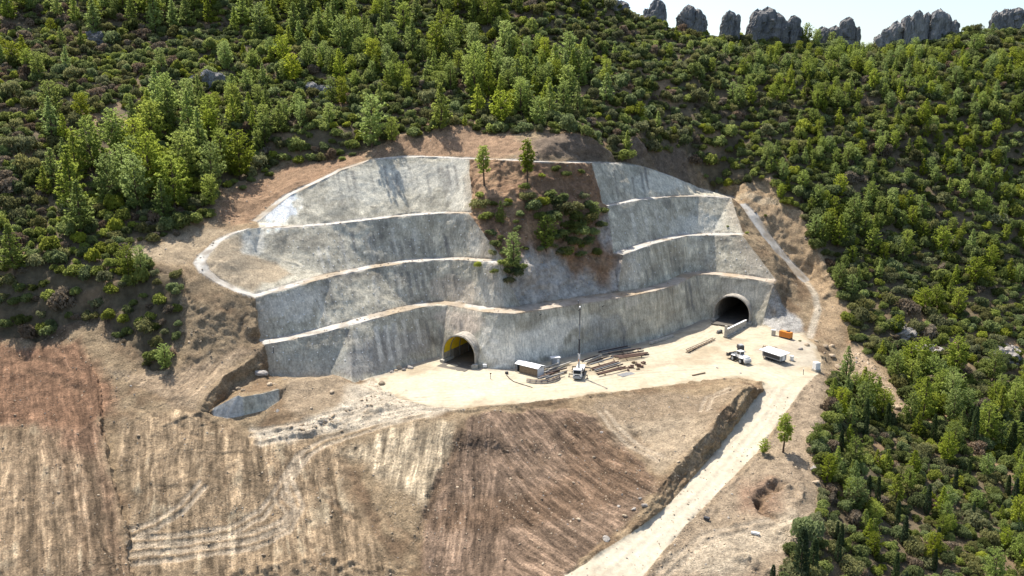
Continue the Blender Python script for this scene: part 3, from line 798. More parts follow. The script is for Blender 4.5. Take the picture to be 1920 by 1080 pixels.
def ground_mat(name, grain, contrast, bump, stones=0.0, streak=None, runs=False):
    m, nt, b = new_mat(name)
    at_ = node(nt, 'ShaderNodeAttribute', attribute_name='Col')
    f = remap(nt, noise(nt, grain, 8, 0.68), .3, .7, 1 - contrast, 1 + contrast)
    f2 = remap(nt, noise(nt, grain * .22, 5, .6), .3, .7, 1 - contrast * .6, 1 + contrast * .6)
    f = math_(nt, 'MULTIPLY', f, f2)
    if streak:
        f = math_(nt, 'MULTIPLY', f, remap(nt, noise(nt, 1.0, 5, .6, streak), .3, .7, .72, 1.25))
    hgt = noise(nt, grain * 1.3, 8, .7)
    if runs:
        ra = node(nt, 'ShaderNodeAttribute', attribute_name='run')
        sx = node(nt, 'ShaderNodeSeparateXYZ'); nt.links.new(ra.outputs['Vector'], sx.inputs[0])
        cx = node(nt, 'ShaderNodeCombineXYZ'); nt.links.new(sx.outputs[0], cx.inputs[0]); nt.links.new(sx.outputs[1], cx.inputs[1])
        def rn(s1, s2):
            mp = node(nt, 'ShaderNodeMapping'); mp.inputs['Scale'].default_value = (s1, s2, 1); nt.links.new(cx.outputs[0], mp.inputs['Vector'])
            q = node(nt, 'ShaderNodeTexNoise'); q.inputs['Scale'].default_value = 1; q.inputs['Detail'].default_value = 4; q.inputs['Roughness'].default_value = .6; nt.links.new(mp.outputs[0], q.inputs['Vector'])
            return q.outputs['Fac']
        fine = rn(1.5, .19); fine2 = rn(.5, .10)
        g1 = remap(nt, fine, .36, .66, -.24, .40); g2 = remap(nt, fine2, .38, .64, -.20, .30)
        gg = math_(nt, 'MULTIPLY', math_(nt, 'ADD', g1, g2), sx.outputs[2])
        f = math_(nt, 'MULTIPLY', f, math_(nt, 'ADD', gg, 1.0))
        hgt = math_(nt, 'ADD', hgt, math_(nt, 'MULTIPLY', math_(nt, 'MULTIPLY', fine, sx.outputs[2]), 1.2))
    if stones:
        vo = node(nt, 'ShaderNodeTexVoronoi')
        vo.inputs['Scale'].default_value = 1.1
        nt.links.new(coords(nt), vo.inputs['Vector'])
        st = remap(nt, vo.outputs['Distance'], .08, .24, 1.0, 0.0)
        sel = remap(nt, noise(nt, .35, 3, .5), .52, .62, 0, stones)
        st = math_(nt, 'MULTIPLY', st, sel)
        f = math_(nt, 'ADD', f, math_(nt, 'MULTIPLY', st, .7))
        hgt = math_(nt, 'ADD', hgt, st)
    nt.links.new(scaled(nt, at_.outputs['Color'], f), b.inputs['Base Color'])
    bp = node(nt, 'ShaderNodeBump')
    bp.inputs['Strength'].default_value = bump
    bp.inputs['Distance'].default_value = 0.5
    nt.links.new(hgt, bp.inputs['Height'])
    nt.links.new(bp.outputs[0], b.inputs['Normal'])
    return m
M_SOIL = ground_mat('bare_soil', 2.2, .5, 1.0, stones=.8, runs=True)
M_YARD = ground_mat('crushed_stone_road', .9, .17, .3)
M_SHOT = ground_mat('sprayed_concrete', 2.0, .27, .55, streak=(1.9, 1.9, .12))
M_BERM = ground_mat('pale_berm', 1.0, .14, .3)
M_HILL = ground_mat('hill_litter', .6, .35, .7)
M_SPUR = ground_mat('spur_rock', .9, .40, 1.0, stones=.8)

def tag(o, label, cat=None, group=None, kind=None):
    o['label'] = label
    if cat: o['category'] = cat
    if group: o['group'] = group
    if kind: o['kind'] = kind
    return o

def piece(name, sel, mat):
    t = T[sel]
    used, inv = np.unique(t, return_inverse=True)
    me = bpy.data.meshes.new(name)
    v = V[used]
    f = inv.reshape(-1, 3).astype(np.int32)
    me.vertices.add(len(v)); me.vertices.foreach_set('co', v.astype(np.float32).ravel())
    me.loops.add(f.size); me.loops.foreach_set('vertex_index', f.ravel())
    me.polygons.add(len(f)); me.polygons.foreach_set('loop_start', np.arange(0, f.size, 3, dtype=np.int32))
    me.polygons.foreach_set('use_smooth', np.ones(len(f), bool))
    me.update(calc_edges=True)
    ca = me.color_attributes.new('Col', 'FLOAT_COLOR', 'POINT')
    cc = np.ones((len(v), 4), np.float32); cc[:, :3] = col[used]
    ca.data.foreach_set('color', cc.ravel())
    ra = me.attributes.new('run', 'FLOAT_VECTOR', 'POINT')
    ra.data.foreach_set('vector', RUNUV[used].astype(np.float32).ravel())
    me.materials.append(mat)
    o = bpy.data.objects.new(name, me)
    COL.objects.link(o)
    return o

# holes of the two mouths
Cc = V[T].mean(1)
hole = np.zeros(len(T), bool)
for (c, n, u), R in zip(PORT, PR):
    rel = Cc - np.array(c)
    uu = rel @ np.array(u); nn = rel @ np.array(n); zz = rel[:, 2]
    rc = 3.2
    rad = np.where(zz > rc, np.hypot(uu, zz - rc), np.abs(uu))
    hole |= (tz == zid['wall1']) & (rad < R - 0.3) & (np.abs(nn) < 9) & (zz > -.5)
structure = {'ground': ('ground', M_SOIL, 'bare tan and brown earth fill of the cut site'), 'hill': ('hillside', M_HILL, 'wooded hillside floor rising behind the cut'),
             'spur': ('rock_spur', M_SPUR, 'brown natural rock spur left between the two shotcrete cuts'), 'platform': ('work_platform', M_YARD, 'pale crushed stone yard in front of the tunnel mouths'), 'road': ('road', M_YARD, 'pale haul road descending from the yard to the lower edge'),
             'berm1': ('berm', M_BERM, 'lowest pale berm running above both tunnel mouths'), 'berm2L': ('berm', M_BERM, 'pale berm and white loop path on the left cut, second up'), 'berm3L': ('berm', M_BERM, 'highest pale berm across the left cut'),
             'berm2R': ('berm', M_BERM, 'short bright berm in the middle of the right cut'), 'berm3R': ('berm', M_BERM, 'upper pale berm of the right cut'), 'track': ('crest_path', M_BERM, 'thin pale path along the top edge of the whole cut'),
             'rpath': ('path', M_BERM, 'pale path sloping down the right flank of the cut')}
for nm, (name, mat, lab) in structure.items():
    tag(piece(name, (tz == zid[nm]), mat), lab, kind='structure')
walls = {'wall1': 'lowest grey shotcrete wall, pierced by the two tunnel mouths', 'wall2L': 'dark grey shotcrete wall, second tier up on the left cut', 'wall3L': 'dark streaked shotcrete wall, third tier up on the left cut',
         'wall4L': 'pale grey top shotcrete wall of the left cut with white patch', 'wall2R': 'dark grey shotcrete wall above the right tunnel mouth', 'wall3R': 'middle pale grey shotcrete wall of the right cut', 'wall4R': 'topmost sloping shotcrete wall of the right cut',
         'blockA': 'low pale broken shotcrete face at the left end of the yard', 'blockB': 'low dark shotcrete block beside the soil heap'}
WALL = {}
for nm, lab in walls.items():
    WALL[nm] = tag(piece('shotcrete_wall', (tz == zid[nm]) & ~hole, M_SHOT), lab, 'wall', 'shotcrete walls of the cut')

full_bvh = BVHTree.FromPolygons([tuple(v) for v in V.tolist()], T.tolist())
def ground_at(px, py):
    r = Vector(ray(px, py)).normalized()
    h = full_bvh.ray_cast(CAM, r)
    return h[0] if h[0] is not None else hit(px, py)
def drop(x, y, top=220.0):
    h = full_bvh.ray_cast(Vector((x, y, top)), Vector((0, 0, -1)))
    return h[0].z if h[0] is not None else 0.0
def to_px(p):
    d = p[..., 1] * CP - (p[..., 2] - 75) * SP
    return 960 + F * p[..., 0] / d, 540 - F * (p[..., 1] * SP + (p[..., 2] - 75) * CP) / d

# ------------------------------------------------------------------ vegetation models
def leaf_mat(name, rgb, spread=0.5, trans=0.45):
    m = bpy.data.materials.new(name)
    m.use_nodes = True
    nt = m.node_tree
    nt.nodes.clear()
    out = node(nt, 'ShaderNodeOutputMaterial')
    oi = node(nt, 'ShaderNodeObjectInfo')
    f = remap(nt, oi.outputs['Random'], 0, 1, 1 - spread, 1 + spread)
    h = node(nt, 'ShaderNodeHueSaturation')
    h.inputs['Color'].default_value = (*rgb, 1)
    nt.links.new(f, h.inputs['Value'])
    r2 = math_(nt, 'FRACT', math_(nt, 'MULTIPLY', oi.outputs['Random'], 7.31), 0)
    nt.links.new(remap(nt, r2, 0, 1, 0.488, 0.512), h.inputs['Hue'])
    nt.links.new(remap(nt, r2, 0, 1, 1.1, 0.8), h.inputs['Saturation'])
    d = node(nt, 'ShaderNodeBsdfDiffuse')
    t = node(nt, 'ShaderNodeBsdfTranslucent')
    mx = node(nt, 'ShaderNodeMixShader')
    mx.inputs[0].default_value = trans
    nt.links.new(h.outputs[0], d.inputs['Color'])
    nt.links.new(h.outputs[0], t.inputs['Color'])
    nt.links.new(d.outputs[0], mx.inputs[1]); nt.links.new(t.outputs[0], mx.inputs[2])
    nt.links.new(mx.outputs[0], out.inputs['Surface'])
    return m
L_PINE = leaf_mat('pine_needles', (0.295, 0.36, 0.075), .25, .66)
L_PINE2 = leaf_mat('pine_needles_yellow', (0.345, 0.40, 0.08), .22, .66)
L_CYP = leaf_mat('cypress_leaf', (0.075, 0.105, 0.045), .3, .4)
L_OAK = leaf_mat('maquis_green', (0.195, 0.23, 0.075), .4, .58)
L_OLI = leaf_mat('maquis_olive', (0.235, 0.235, 0.095), .35, .52)
L_YEL = leaf_mat('maquis_yellow_green', (0.30, 0.34, 0.075), .3, .6)
L_DRY = leaf_mat('maquis_dry', (0.24, 0.185, 0.125), .35, .4)
def plain(name, rgb, rough=.8, grain=0.0, scale=3.0, metal=0.0, spec=0.3):
    m, nt, b = new_mat(name)
    b.inputs['Roughness'].default_value = rough
    b.inputs['Metallic'].default_value = metal
    b.inputs['Specular IOR Level'].default_value = spec
    if grain:
        c = node(nt, 'ShaderNodeRGB'); c.outputs[0].default_value = (*rgb, 1)
        f = remap(nt, noise(nt, scale, 6, .65), .3, .7, 1 - grain, 1 + grain)
        nt.links.new(scaled(nt, c.outputs[0], f), b.inputs['Base Color'])
    else:
        b.inputs['Base Color'].default_value = (*rgb, 1)
    return m
M_BARK = plain('bark', (0.11, 0.075, 0.05), .95, .4, 4)

def quads_mesh(name, centers, dirs, ups, ln, wd, mat):
    """many leaf-sized faces: centre, long axis, side axis, length, width"""
    n = len(centers)
    a = dirs * ln[:, None] * .5
    s = ups * wd[:, None] * .5
    v = np.stack([centers - a - s * .6, centers - a * .1 + s * -1.0, centers + a, centers - a * .1 + s], 1).reshape(-1, 3)
    f = (np.arange(n * 4).reshape(n, 4))
    me = bpy.data.meshes.new(name)
    me.vertices.add(n * 4); me.vertices.foreach_set('co', v.astype(np.float32).ravel())
    me.loops.add(n * 4); me.loops.foreach_set('vertex_index', f.astype(np.int32).ravel())
    me.polygons.add(n); me.polygons.foreach_set('loop_start', np.arange(0, n * 4, 4, dtype=np.int32))
    me.update(calc_edges=True)
    me.materials.append(mat)
    return me
def unit(v):
    return v / np.maximum(np.linalg.norm(v, axis=1, keepdims=True), 1e-9)

def tube_mesh(name, paths, mat, sides=6):
    vs, fs = [], []
    for path in paths:
        base = len(vs)
        for i, (p, r) in enumerate(path):
            q = Vector(path[min(i + 1, len(path) - 1)][0]) - Vector(path[max(i - 1, 0)][0])
            q = q.normalized() if q.length > 1e-6 else Vector((0, 0, 1))
            e1 = q.orthogonal().normalized(); e2 = q.cross(e1)
            for k in range(sides):
                t = 2 * math.pi * k / sides
                vs.append(Vector(p) + (e1 * math.cos(t) + e2 * math.sin(t)) * r)
        for i in range(len(path) - 1):
            for k in range(sides):
                a, b = base + i * sides + k, base + i * sides + (k + 1) % sides
                fs.append((a, b, b + sides, a + sides))
        fs.append(tuple(base + (len(path) - 1) * sides + k for k in range(sides)))
        fs.append(tuple(base + k for k in reversed(range(sides))))
    me = bpy.data.meshes.new(name)
    me.from_pydata([tuple(v) for v in vs], [], fs)
    me.materials.append(mat)
    return me

def pine_model(seed, kind):
    """unit-height young pine: trunk and a crown of whorled, upswept, tufted boughs"""
    r = np.random.default_rng(seed)
    lean = r.uniform(-.03, .03, 2)
    axis = lambda t: np.array([lean[0] * math.sin(t * 3) , lean[1] * math.sin(t * 2.5), t])
    bare = {'cone': .08, 'round': .12, 'tall': .34}[kind]
    width = {'cone': .25, 'round': .25, 'tall': .17}[kind]
    paths = [[(tuple(axis(t)), .022 * (1 - .85 * t) + .002) for t in np.linspace(-.04, .97, 7)]]
    C, D, U, Ln, Wd = [], [], [], [], []
    nw = 15
    for w in range(nw):
        t0 = bare + (1 - bare) * (w / nw) ** .92
        f = (t0 - bare) / (1 - bare)
        prof = {'cone': (1 - f) ** 1.05 * (1 - .35 * math.exp(-f * 9)), 'round': math.sqrt(max(0, 1 - (f * 1.02) ** 2.3)) * (.55 + .45 * min(1, f * 4)), 'tall': (1 - f) ** .5 * (.5 + .5 * min(1, f * 3))}[kind]
        nb = int(r.integers(5, 8))
        a0 = r.uniform(0, 6.28)
        for b in range(nb):
            an = a0 + b * 6.283 / nb + r.uniform(-.35, .35)
            L = width * prof * r.uniform(.55, 1.3) + .012
            up = r.uniform(.12, .45) + .5 * f
            o = axis(t0 + r.uniform(-.02, .02))
            d = np.array([math.cos(an), math.sin(an), up])
            tip = o + d * L + np.array([0, 0, .12 * L])
            if w % 2 == 0 and b % 2 == 0:
                paths.append([(tuple(o), .006), (tuple(o + d * L * .6), .003)])
            nt_ = max(2, int(L / .045))
            for k in range(nt_):
                s = .32 + .68 * (k + .6) / nt_
                c0 = o + d * L * s + np.array([0, 0, .12 * L * s * s]) + r.normal(0, .012, 3)
                m = 9
                v = r.normal(0, 1, (m, 3)) * [1, 1, .8] + d * .9 + [0, 0, .55]
                v = unit(v)
                sz = r.uniform(.045, .08, m) * (1.05 - .5 * f)
                C.append(c0 + v * (sz * .5)[:, None]); D.append(v)
                U.append(unit(np.cross(v, r.normal(0, 1, (m, 3))))); Ln.append(sz); Wd.append(sz * r.uniform(.35, .6, m))
    m = 26
    v = unit(r.normal(0, .5, (m, 3)) + [0, 0, 1.2])
    tt = r.uniform(.86, 1.0, m)
    C.append(np.array([axis(x) for x in tt])); D.append(v); U.append(unit(np.cross(v, r.normal(0, 1, (m, 3))))); Ln.append(np.full(m, .045)); Wd.append(np.full(m, .018))
    C, D, U, Ln, Wd = (np.concatenate(q) for q in (C, D, U, Ln, Wd))
    return quads_mesh('crown', C, D, U, Ln, Wd, L_PINE2 if seed % 3 == 0 else L_PINE), tube_mesh('trunk', paths, M_BARK, 5)

def cypress_model(seed):
    r = np.random.default_rng(seed)
    n = 900
    t = r.uniform(.06, 1, n)
    an = r.uniform(0, 6.283, n)
    rad = .085 * np.minimum(1, t * 6) * np.clip(1 - t, 0, 1) ** .45 * r.uniform(.5, 1.15, n) + .006
    C = np.stack([np.cos(an) * rad, np.sin(an) * rad, t], 1)
    D = unit(np.stack([np.cos(an) * .4, np.sin(an) * .4, np.ones(n)], 1) + r.normal(0, .25, (n, 3)))
    U = unit(np.cross(D, r.normal(0, 1, (n, 3))))
    return quads_mesh('crown', C, D, U, r.uniform(.04, .075, n), r.uniform(.02, .035, n), L_CYP), tube_mesh('trunk', [[((0, 0, -.03), .018), ((0, 0, .6), .008)]], M_BARK, 5)

def shrub_model(seed, mat, flat=.8):
    """unit-radius rounded evergreen shrub made of lobes of leaf sprays"""
    r = np.random.default_rng(seed)
    C, D, U, Ln, Wd = [], [], [], [], []
    lobes = [((0, 0, .35 * flat), .62)]
    for k in range(int(r.integers(6, 10))):
        an = r.uniform(0, 6.283); q = r.uniform(.35, .72)
        lobes.append(((math.cos(an) * q, math.sin(an) * q, r.uniform(.15, .75) * flat), r.uniform(.26, .46)))
    for (c, R) in lobes:
        n = int(150 * (R / .45) ** 2)
        v = unit(r.normal(0, 1, (n, 3)))
        v[:, 2] = np.where(v[:, 2] < -.35, -v[:, 2], v[:, 2])
        rad = R * r.uniform(.72, 1.08, n)
        C.append(np.array(c) + v * rad[:, None] * [1, 1, .92])
        d = unit(np.cross(v, r.normal(0, 1, (n, 3))) + v * r.uniform(-.1, .9, n)[:, None] + [0, 0, .25])
        D.append(d); U.append(unit(np.cross(d, v + r.normal(0, .5, (n, 3)))))
        sz = r.uniform(.13, .24, n)
        Ln.append(sz); Wd.append(sz * r.uniform(.6, .95, n))
    C, D, U, Ln, Wd = (np.concatenate(q) for q in (C, D, U, Ln, Wd))
    C[:, 2] = np.maximum(C[:, 2], -.05)
    return quads_mesh('shrub', C, D, U, Ln, Wd, mat)

PINES = [pine_model(1, 'cone'), pine_model(2, 'round'), pine_model(3, 'cone'), pine_model(4, 'round'), pine_model(5, 'cone'), pine_model(6, 'round')]
TALL = [pine_model(12, 'tall'), pine_model(13, 'tall')]
CYPS = [cypress_model(21), cypress_model(22)]
SHRUBS = [shrub_model(31, L_OAK), shrub_model(32, L_OAK, .95), shrub_model(33, L_OAK, .7), shrub_model(34, L_OLI), shrub_model(35, L_OLI, .7), shrub_model(36, L_YEL, .8), shrub_model(37, L_DRY, .65), shrub_model(38, L_OAK, 1.1)]

def make_tree(model, loc, h, label, cat, group=None, name='pine_tree', widen=1.0):
    e = bpy.data.objects.new(name, None)
    COL.objects.link(e)
    e.location = loc
    e.rotation_euler = (0, 0, random.uniform(0, 6.283))
    e.scale = (h * widen, h * widen, h)
    e.empty_display_size = .2
    for nm, me in (('crown', model[0]), ('trunk', model[1])):
        c = bpy.data.objects.new(nm, me)
        COL.objects.link(c)
        c.parent = e
    return tag(e, label, cat, group)

# ------------------------------------------------------------------ named trees that stand out in the photograph
taken = []
def solo(px, py, h, model, label, widen=1.0, name='pine_tree', cat='tree'):
    p = ground_at(px, py)
    z = drop(p.x, p.y)
    taken.append((p.x, p.y, h * .25))
    return make_tree(model, (p.x, p.y, z - .15), h, label, cat, None, name, widen)
solo(908, 347, 12.5, TALL[0], 'tall slender pine on the spur crest, left of the two', 1.15)
solo(989, 350, 15.0, TALL[1], 'tall slender pine on the spur crest, right of the two', 1.0)
solo(1024, 470, 11.0, PINES[1], 'bright bushy pine halfway down the rock spur', 1.1)
solo(939, 420, 7.5, PINES[0], 'small pine on the left shoulder of the rock spur', 1.0)
solo(964, 520, 11.5, PINES[3], 'yellowish pine low on the left side of the spur', .9)
solo(826, 246, 17.0, PINES[2], 'large pine at the forest edge above the crest path', .95)
solo(697, 278, 18.0, PINES[3], 'broad pine casting shadow on the pale top wall', 1.0)
solo(735, 268, 9.0, PINES[5], 'smaller pine just right of the broad crest pine', 1.0)
solo(135, 398, 20.0, PINES[4], 'big conical pine standing out on the left hillside', 1.0)
solo(28, 512, 14.0, PINES[0], 'pine on the brow above the scrubby bank at far left', 1.1)
solo(243, 522, 9.5, PINES[1], 'thin yellowish pine beside the bare shelf, left one', .9)
solo(266, 520, 9.0, PINES[5], 'thin yellowish pine beside the bare shelf, right one', .75)
solo(1468, 848, 9.8, TALL[0], 'lone slim pine on bare ground right of the haul road', 1.2)
solo(1432, 850, 4.0, PINES[3], 'tiny bushy pine beside the haul road', 1.2)
solo(1500, 1088, 11.5, CYPS[0], 'dark cypress at the bottom edge of the clearing', 1.5, 'cypress_tree')
solo(1522, 1085, 9.0, CYPS[1], 'shorter cypress touching the dark one at the bottom edge', 1.5, 'cypress_tree')
solo(1448, 1092, 4.0, CYPS[0], 'very small cypress at the lower edge of the picture', 1.8, 'cypress_tree')
solo(1115, 412, 6.0, PINES[5], 'round dark pine on the right shoulder of the rock spur', 1.2)

# ------------------------------------------------------------------ scatter over the hillside
def scatter(zone_ids, n, rmin, seed):
    r = np.random.default_rng(seed)
    sel = np.isin(tz, zone_ids)
    t = T[sel]
    a, b, c = V[t[:, 0]], V[t[:, 1]], V[t[:, 2]]
    nr = np.cross(b - a, c - a)
    area = np.linalg.norm(nr, axis=1) / 2
    mid = (a + b + c) / 3
    px, py = to_px(mid)
    area[(px < -140) | (px > 2060) | (py > 1200) | (mid[:, 1] > 440) | (mid[:, 1] < 120)] = 0
    i = r.choice(len(t), n, p=area / area.sum())
    u, v = r.random(n), r.random(n)
    f = u + v > 1
    u[f], v[f] = 1 - u[f], 1 - v[f]
    p = a[i] + (b - a)[i] * u[:, None] + (c - a)[i] * v[:, None]
    steep = (nr[i, 2] / np.maximum(2 * area[i], 1e-9))
    return p, steep
def thin(p, rad):
    """keep points that do not crowd an earlier one"""
    cell, grid, keep = 4.0, {}, []
    for k in range(len(p)):
        cx, cy = int(p[k, 0] // cell), int(p[k, 1] // cell)
        ok = True
        for dx in (-1, 0, 1):
            for dy in (-1, 0, 1):
                for j in grid.get((cx + dx, cy + dy), ()):
                    if (p[k, 0] - p[j, 0]) ** 2 + (p[k, 1] - p[j, 1]) ** 2 < ((rad[k] + rad[j]) * .5) ** 2:
                        ok = False; break
                if not ok: break
            if not ok: break
        if ok:
            grid.setdefault((cx, cy), []).append(k)
            keep.append(k)
    return np.array(keep)

# where pines stand (photo column, row, half-widths, share, height in m)
stands = [(300, 320, 130, 80, .95, 14), (180, 330, 90, 90, .6, 13), (450, 230, 120, 60, .45, 10), (380, 25, 320, 35, .55, 12), (760, 120, 170, 75, .45, 9.5), (990, 165, 115, 50, .95, 11.5), (690, 60, 150, 60, .5, 10), (900, 20, 60, 30, .5, 12),
          (560, 130, 110, 60, .35, 9), (1680, 160, 330, 55, .7, 6.8), (1300, 120, 180, 30, .2, 5.5), (1680, 300, 250, 130, .5, 6.6), (1850, 330, 100, 200, .45, 6.6), (1560, 480, 70, 130, .8, 8.5), (1680, 430, 110, 90, .6, 7.4), (1800, 520, 120, 60, .35, 8), (1740, 760, 130, 60, 1.0, 9.5),
          (1850, 790, 110, 80, .8, 9), (1600, 760, 60, 60, .5, 9), (1600, 920, 90, 120, .45, 6.5), (1720, 1000, 150, 110, .5, 6.5), (1860, 980, 120, 130, .5, 7), (20, 120, 120, 60, .15, 8), (1480, 380, 40, 30, .3, 7)]
bare_px = [(1720, 630, 34, 44), (1895, 665, 34, 34), (1640, 700, 25, 18), (1690, 745, 22, 14), (1800, 420, 22, 16), (1905, 300, 20, 12), (170, 280, 50, 30), (640, 118, 14, 10), (1040, 190, 20, 12), (1270, 215, 25, 12), (1330, 180, 60, 12), (1130, 175, 60, 10), (210, 235, 40, 40), (1840, 560, 30, 14)]
HZ = [zid['hill']]
pc, st = scatter(HZ, 9000, 3, 5)
px, py = to_px(pc)
dens = np.full(len(pc), .012); hh = np.full(len(pc), 7.0)
for (cx, cy, rx, ry, w, h) in stands:
    q = ((px - cx) / rx) ** 2 + ((py - cy) / ry) ** 2
    e = np.exp(-(q ** 1.6) * .9) * w
    m = e > dens
    hh[m] = h
    dens = np.maximum(dens, e)
for (cx, cy, rx, ry) in bare_px:
    dens[((px - cx) / rx) ** 2 + ((py - cy) / ry) ** 2 < 1] = 0
rp = np.random.default_rng(77)
face = in_poly(pc[:, 0], pc[:, 1], POLY['scrubface'])
dens[face] *= .1
ok = (rp.random(len(pc)) < dens) & (st > .45)
pc, px, py, hh = pc[ok], px[ok], py[ok], hh[ok]
hh = hh * np.clip(rp.normal(1, .22, len(hh)), .5, 1.5)
rad = hh * .33
tk = np.array([(a, b) for a, b, c in taken]); tr = np.array([c for a, b, c in taken])
far_ok = np.array([np.all(np.hypot(tk[:, 0] - p[0], tk[:, 1] - p[1]) > tr + .15 * h) for p, h in zip(pc, hh)])
pc, px, py, hh, rad = pc[far_ok], px[far_ok], py[far_ok], hh[far_ok], rad[far_ok]
k = thin(pc, rad)
pc, px, py, hh = pc[k], px[k], py[k], hh[k]
kind = rp.integers(0, 6, len(pc))
kind = np.where((px > 1250) & (rp.random(len(px)) < .35), (kind // 2) * 2 + 1, kind)
br = (px > 1540) & (py > 800)
cyp = br & (rp.random(len(px)) < .3)
dist = np.sqrt(pc[:, 0] ** 2 + pc[:, 1] ** 2 + (pc[:, 2] - 75) ** 2)
seen = (px > -10) & (px < 1930) & (py > 5) & (py < 1110)
size = np.where(seen, hh / dist, 0)
print('pines', len(pc), 'cypress', cyp.sum())
def where_words(x, y):
    """a findable place on the slopes"""
    if x > 1480 and y > 680:
        return ('beside the clearing' if x < 1620 else 'at the right edge' if x > 1800 else 'in the lower right wood') + (', bottom' if y > 960 else ', upper part' if y < 820 else ', mid height')
    across = 'at the left edge' if x < 180 else 'on the left hillside' if x < 400 else 'up left of the cut' if x < 620 else 'above the left cut' if x < 880 else 'above the spur' if x < 1120 else 'above the right cut' if x < 1420 else 'on the right flank' if x < 1640 else 'on the right hillside' if x < 1800 else 'at the right margin'
    up = 'near skyline' if y < 90 else 'high' if y < 190 else 'midway' if y < 330 else 'lower down' if y < 520 else 'low'
    return across + ', ' + up
ORD = ['first', 'second', 'third', 'fourth', 'fifth', 'sixth', 'seventh', 'eighth', 'ninth', 'tenth', 'eleventh', 'twelfth', 'thirteenth', 'fourteenth', 'fifteenth', 'sixteenth', 'seventeenth', 'eighteenth', 'nineteenth', 'twentieth']
def single_out(rows):
    """rows of (photo column, look words, place words, object): number look-alikes of one place from the left"""
    by = {}
    for x, look, place, o in rows:
        by.setdefault((look, place), []).append((x, o))
    for (look, place), v in by.items():
        v.sort(key=lambda q: q[0])
        for n_, (x, o) in enumerate(v):
            o['label'] = '%s %s' % (look, place) + ('' if len(v) == 1 else ', %s from left' % ORD[n_] if n_ < 20 else ', number %d from left' % (n_ + 1))
            o['group'] = '%s %s' % (look, place)
order = np.argsort(-size)
singles = [i for i in order if not cyp[i]][:285] + [i for i in order if cyp[i]][:60]
single = np.zeros(len(pc), bool); single[singles] = True
single &= size > 0
rows = []
for i in np.nonzero(single)[0]:
    w = where_words(px[i], py[i])
    if cyp[i]:
        rows.append((px[i], 'narrow dark cypress', w, make_tree(CYPS[i % 2], pc[i] - [0, 0, .2], hh[i] * 1.0, '', 'tree', None, 'cypress_tree', 1.2)))
    else:
        look = ('tall ' if hh[i] > 12 else 'small ' if hh[i] < 8.5 else '') + ('yellow green ' if kind[i] in (2, 5) else 'green ') + ('rounded pine' if kind[i] % 2 else 'conical pine')
        rows.append((px[i], look, w, make_tree(PINES[kind[i]], pc[i] - [0, 0, .2], hh[i], '', 'tree', None, 'pine_tree', random.uniform(.85, 1.15))))
single_out(rows)

def stuff_points(name, points, idx, scl, tilt, models, label):
    """one uncountable mass of plants: instances of a few models on points"""
    lib = bpy.data.collections.new(name + '_models')
    for j, m in enumerate(models):
        me = m
        if isinstance(m, tuple):
            bm = bmesh.new(); bm.from_mesh(m[0]); nf = len(bm.faces); bm.from_mesh(m[1]); bm.faces.ensure_lookup_table()
            for f in bm.faces[nf:]: f.material_index = 1
            me = bpy.data.meshes.new('plant'); bm.to_mesh(me); bm.free()
            me.materials.append(m[0].materials[0]); me.materials.append(m[1].materials[0])
        lib.objects.link(bpy.data.objects.new('%s_model_%02d' % (name, j), me))
    me = bpy.data.meshes.new(name)
    n = len(points)
    me.vertices.add(n); me.vertices.foreach_set('co', np.asarray(points, np.float32).ravel())
    r = np.random.default_rng(n)
    a = me.attributes.new('rot', 'FLOAT_VECTOR', 'POINT')
    rot = np.stack([r.normal(0, tilt, n), r.normal(0, tilt, n), r.uniform(0, 6.283, n)], 1)
    a.data.foreach_set('vector', rot.astype(np.float32).ravel())
    a = me.attributes.new('scl', 'FLOAT_VECTOR', 'POINT'); a.data.foreach_set('vector', np.asarray(scl, np.float32).ravel())
    a = me.attributes.new('idx', 'INT', 'POINT'); a.data.foreach_set('value', np.asarray(idx, np.int32))
    o = bpy.data.objects.new(name, me)
    COL.objects.link(o)
    ng = bpy.data.node_groups.new(name + '_spread', 'GeometryNodeTree')
    ng.interface.new_socket('Geometry', in_out='INPUT', socket_type='NodeSocketGeometry')
    ng.interface.new_socket('Geometry', in_out='OUTPUT', socket_type='NodeSocketGeometry')
    gi, go = ng.nodes.new('NodeGroupInput'), ng.nodes.new('NodeGroupOutput')
    iop = ng.nodes.new('GeometryNodeInstanceOnPoints')
    ci = ng.nodes.new('GeometryNodeCollectionInfo')
    ci.inputs['Collection'].default_value = lib
    ci.inputs['Separate Children'].default_value = True
    ci.inputs['Reset Children'].default_value = True
    def attr(nm, t):
        a = ng.nodes.new('GeometryNodeInputNamedAttribute'); a.data_type = t; a.inputs['Name'].default_value = nm
        return a.outputs['Attribute']
    ng.links.new(gi.outputs[0], iop.inputs['Points'])
    ng.links.new(ci.outputs[0], iop.inputs['Instance'])
    iop.inputs['Pick Instance'].default_value = True
    ng.links.new(attr('idx', 'INT'), iop.inputs['Instance Index'])
    ng.links.new(attr('rot', 'FLOAT_VECTOR'), iop.inputs['Rotation'])
    ng.links.new(attr('scl', 'FLOAT_VECTOR'), iop.inputs['Scale'])
    ng.links.new(iop.outputs[0], go.inputs[0])
    md = o.modifiers.new('spread', 'NODES'); md.node_group = ng
    return tag(o, label, kind='stuff')
rest = ~single
if rest.any():
    idx = np.where(cyp[rest], 6 + (np.arange(rest.sum()) % 2), kind[rest])
    h = hh[rest]
    stuff_points('pine_wood', pc[rest] - [0, 0, .2], idx, np.stack([h, h, h], 1), .02, PINES + CYPS, 'far pine wood covering the upper slopes')

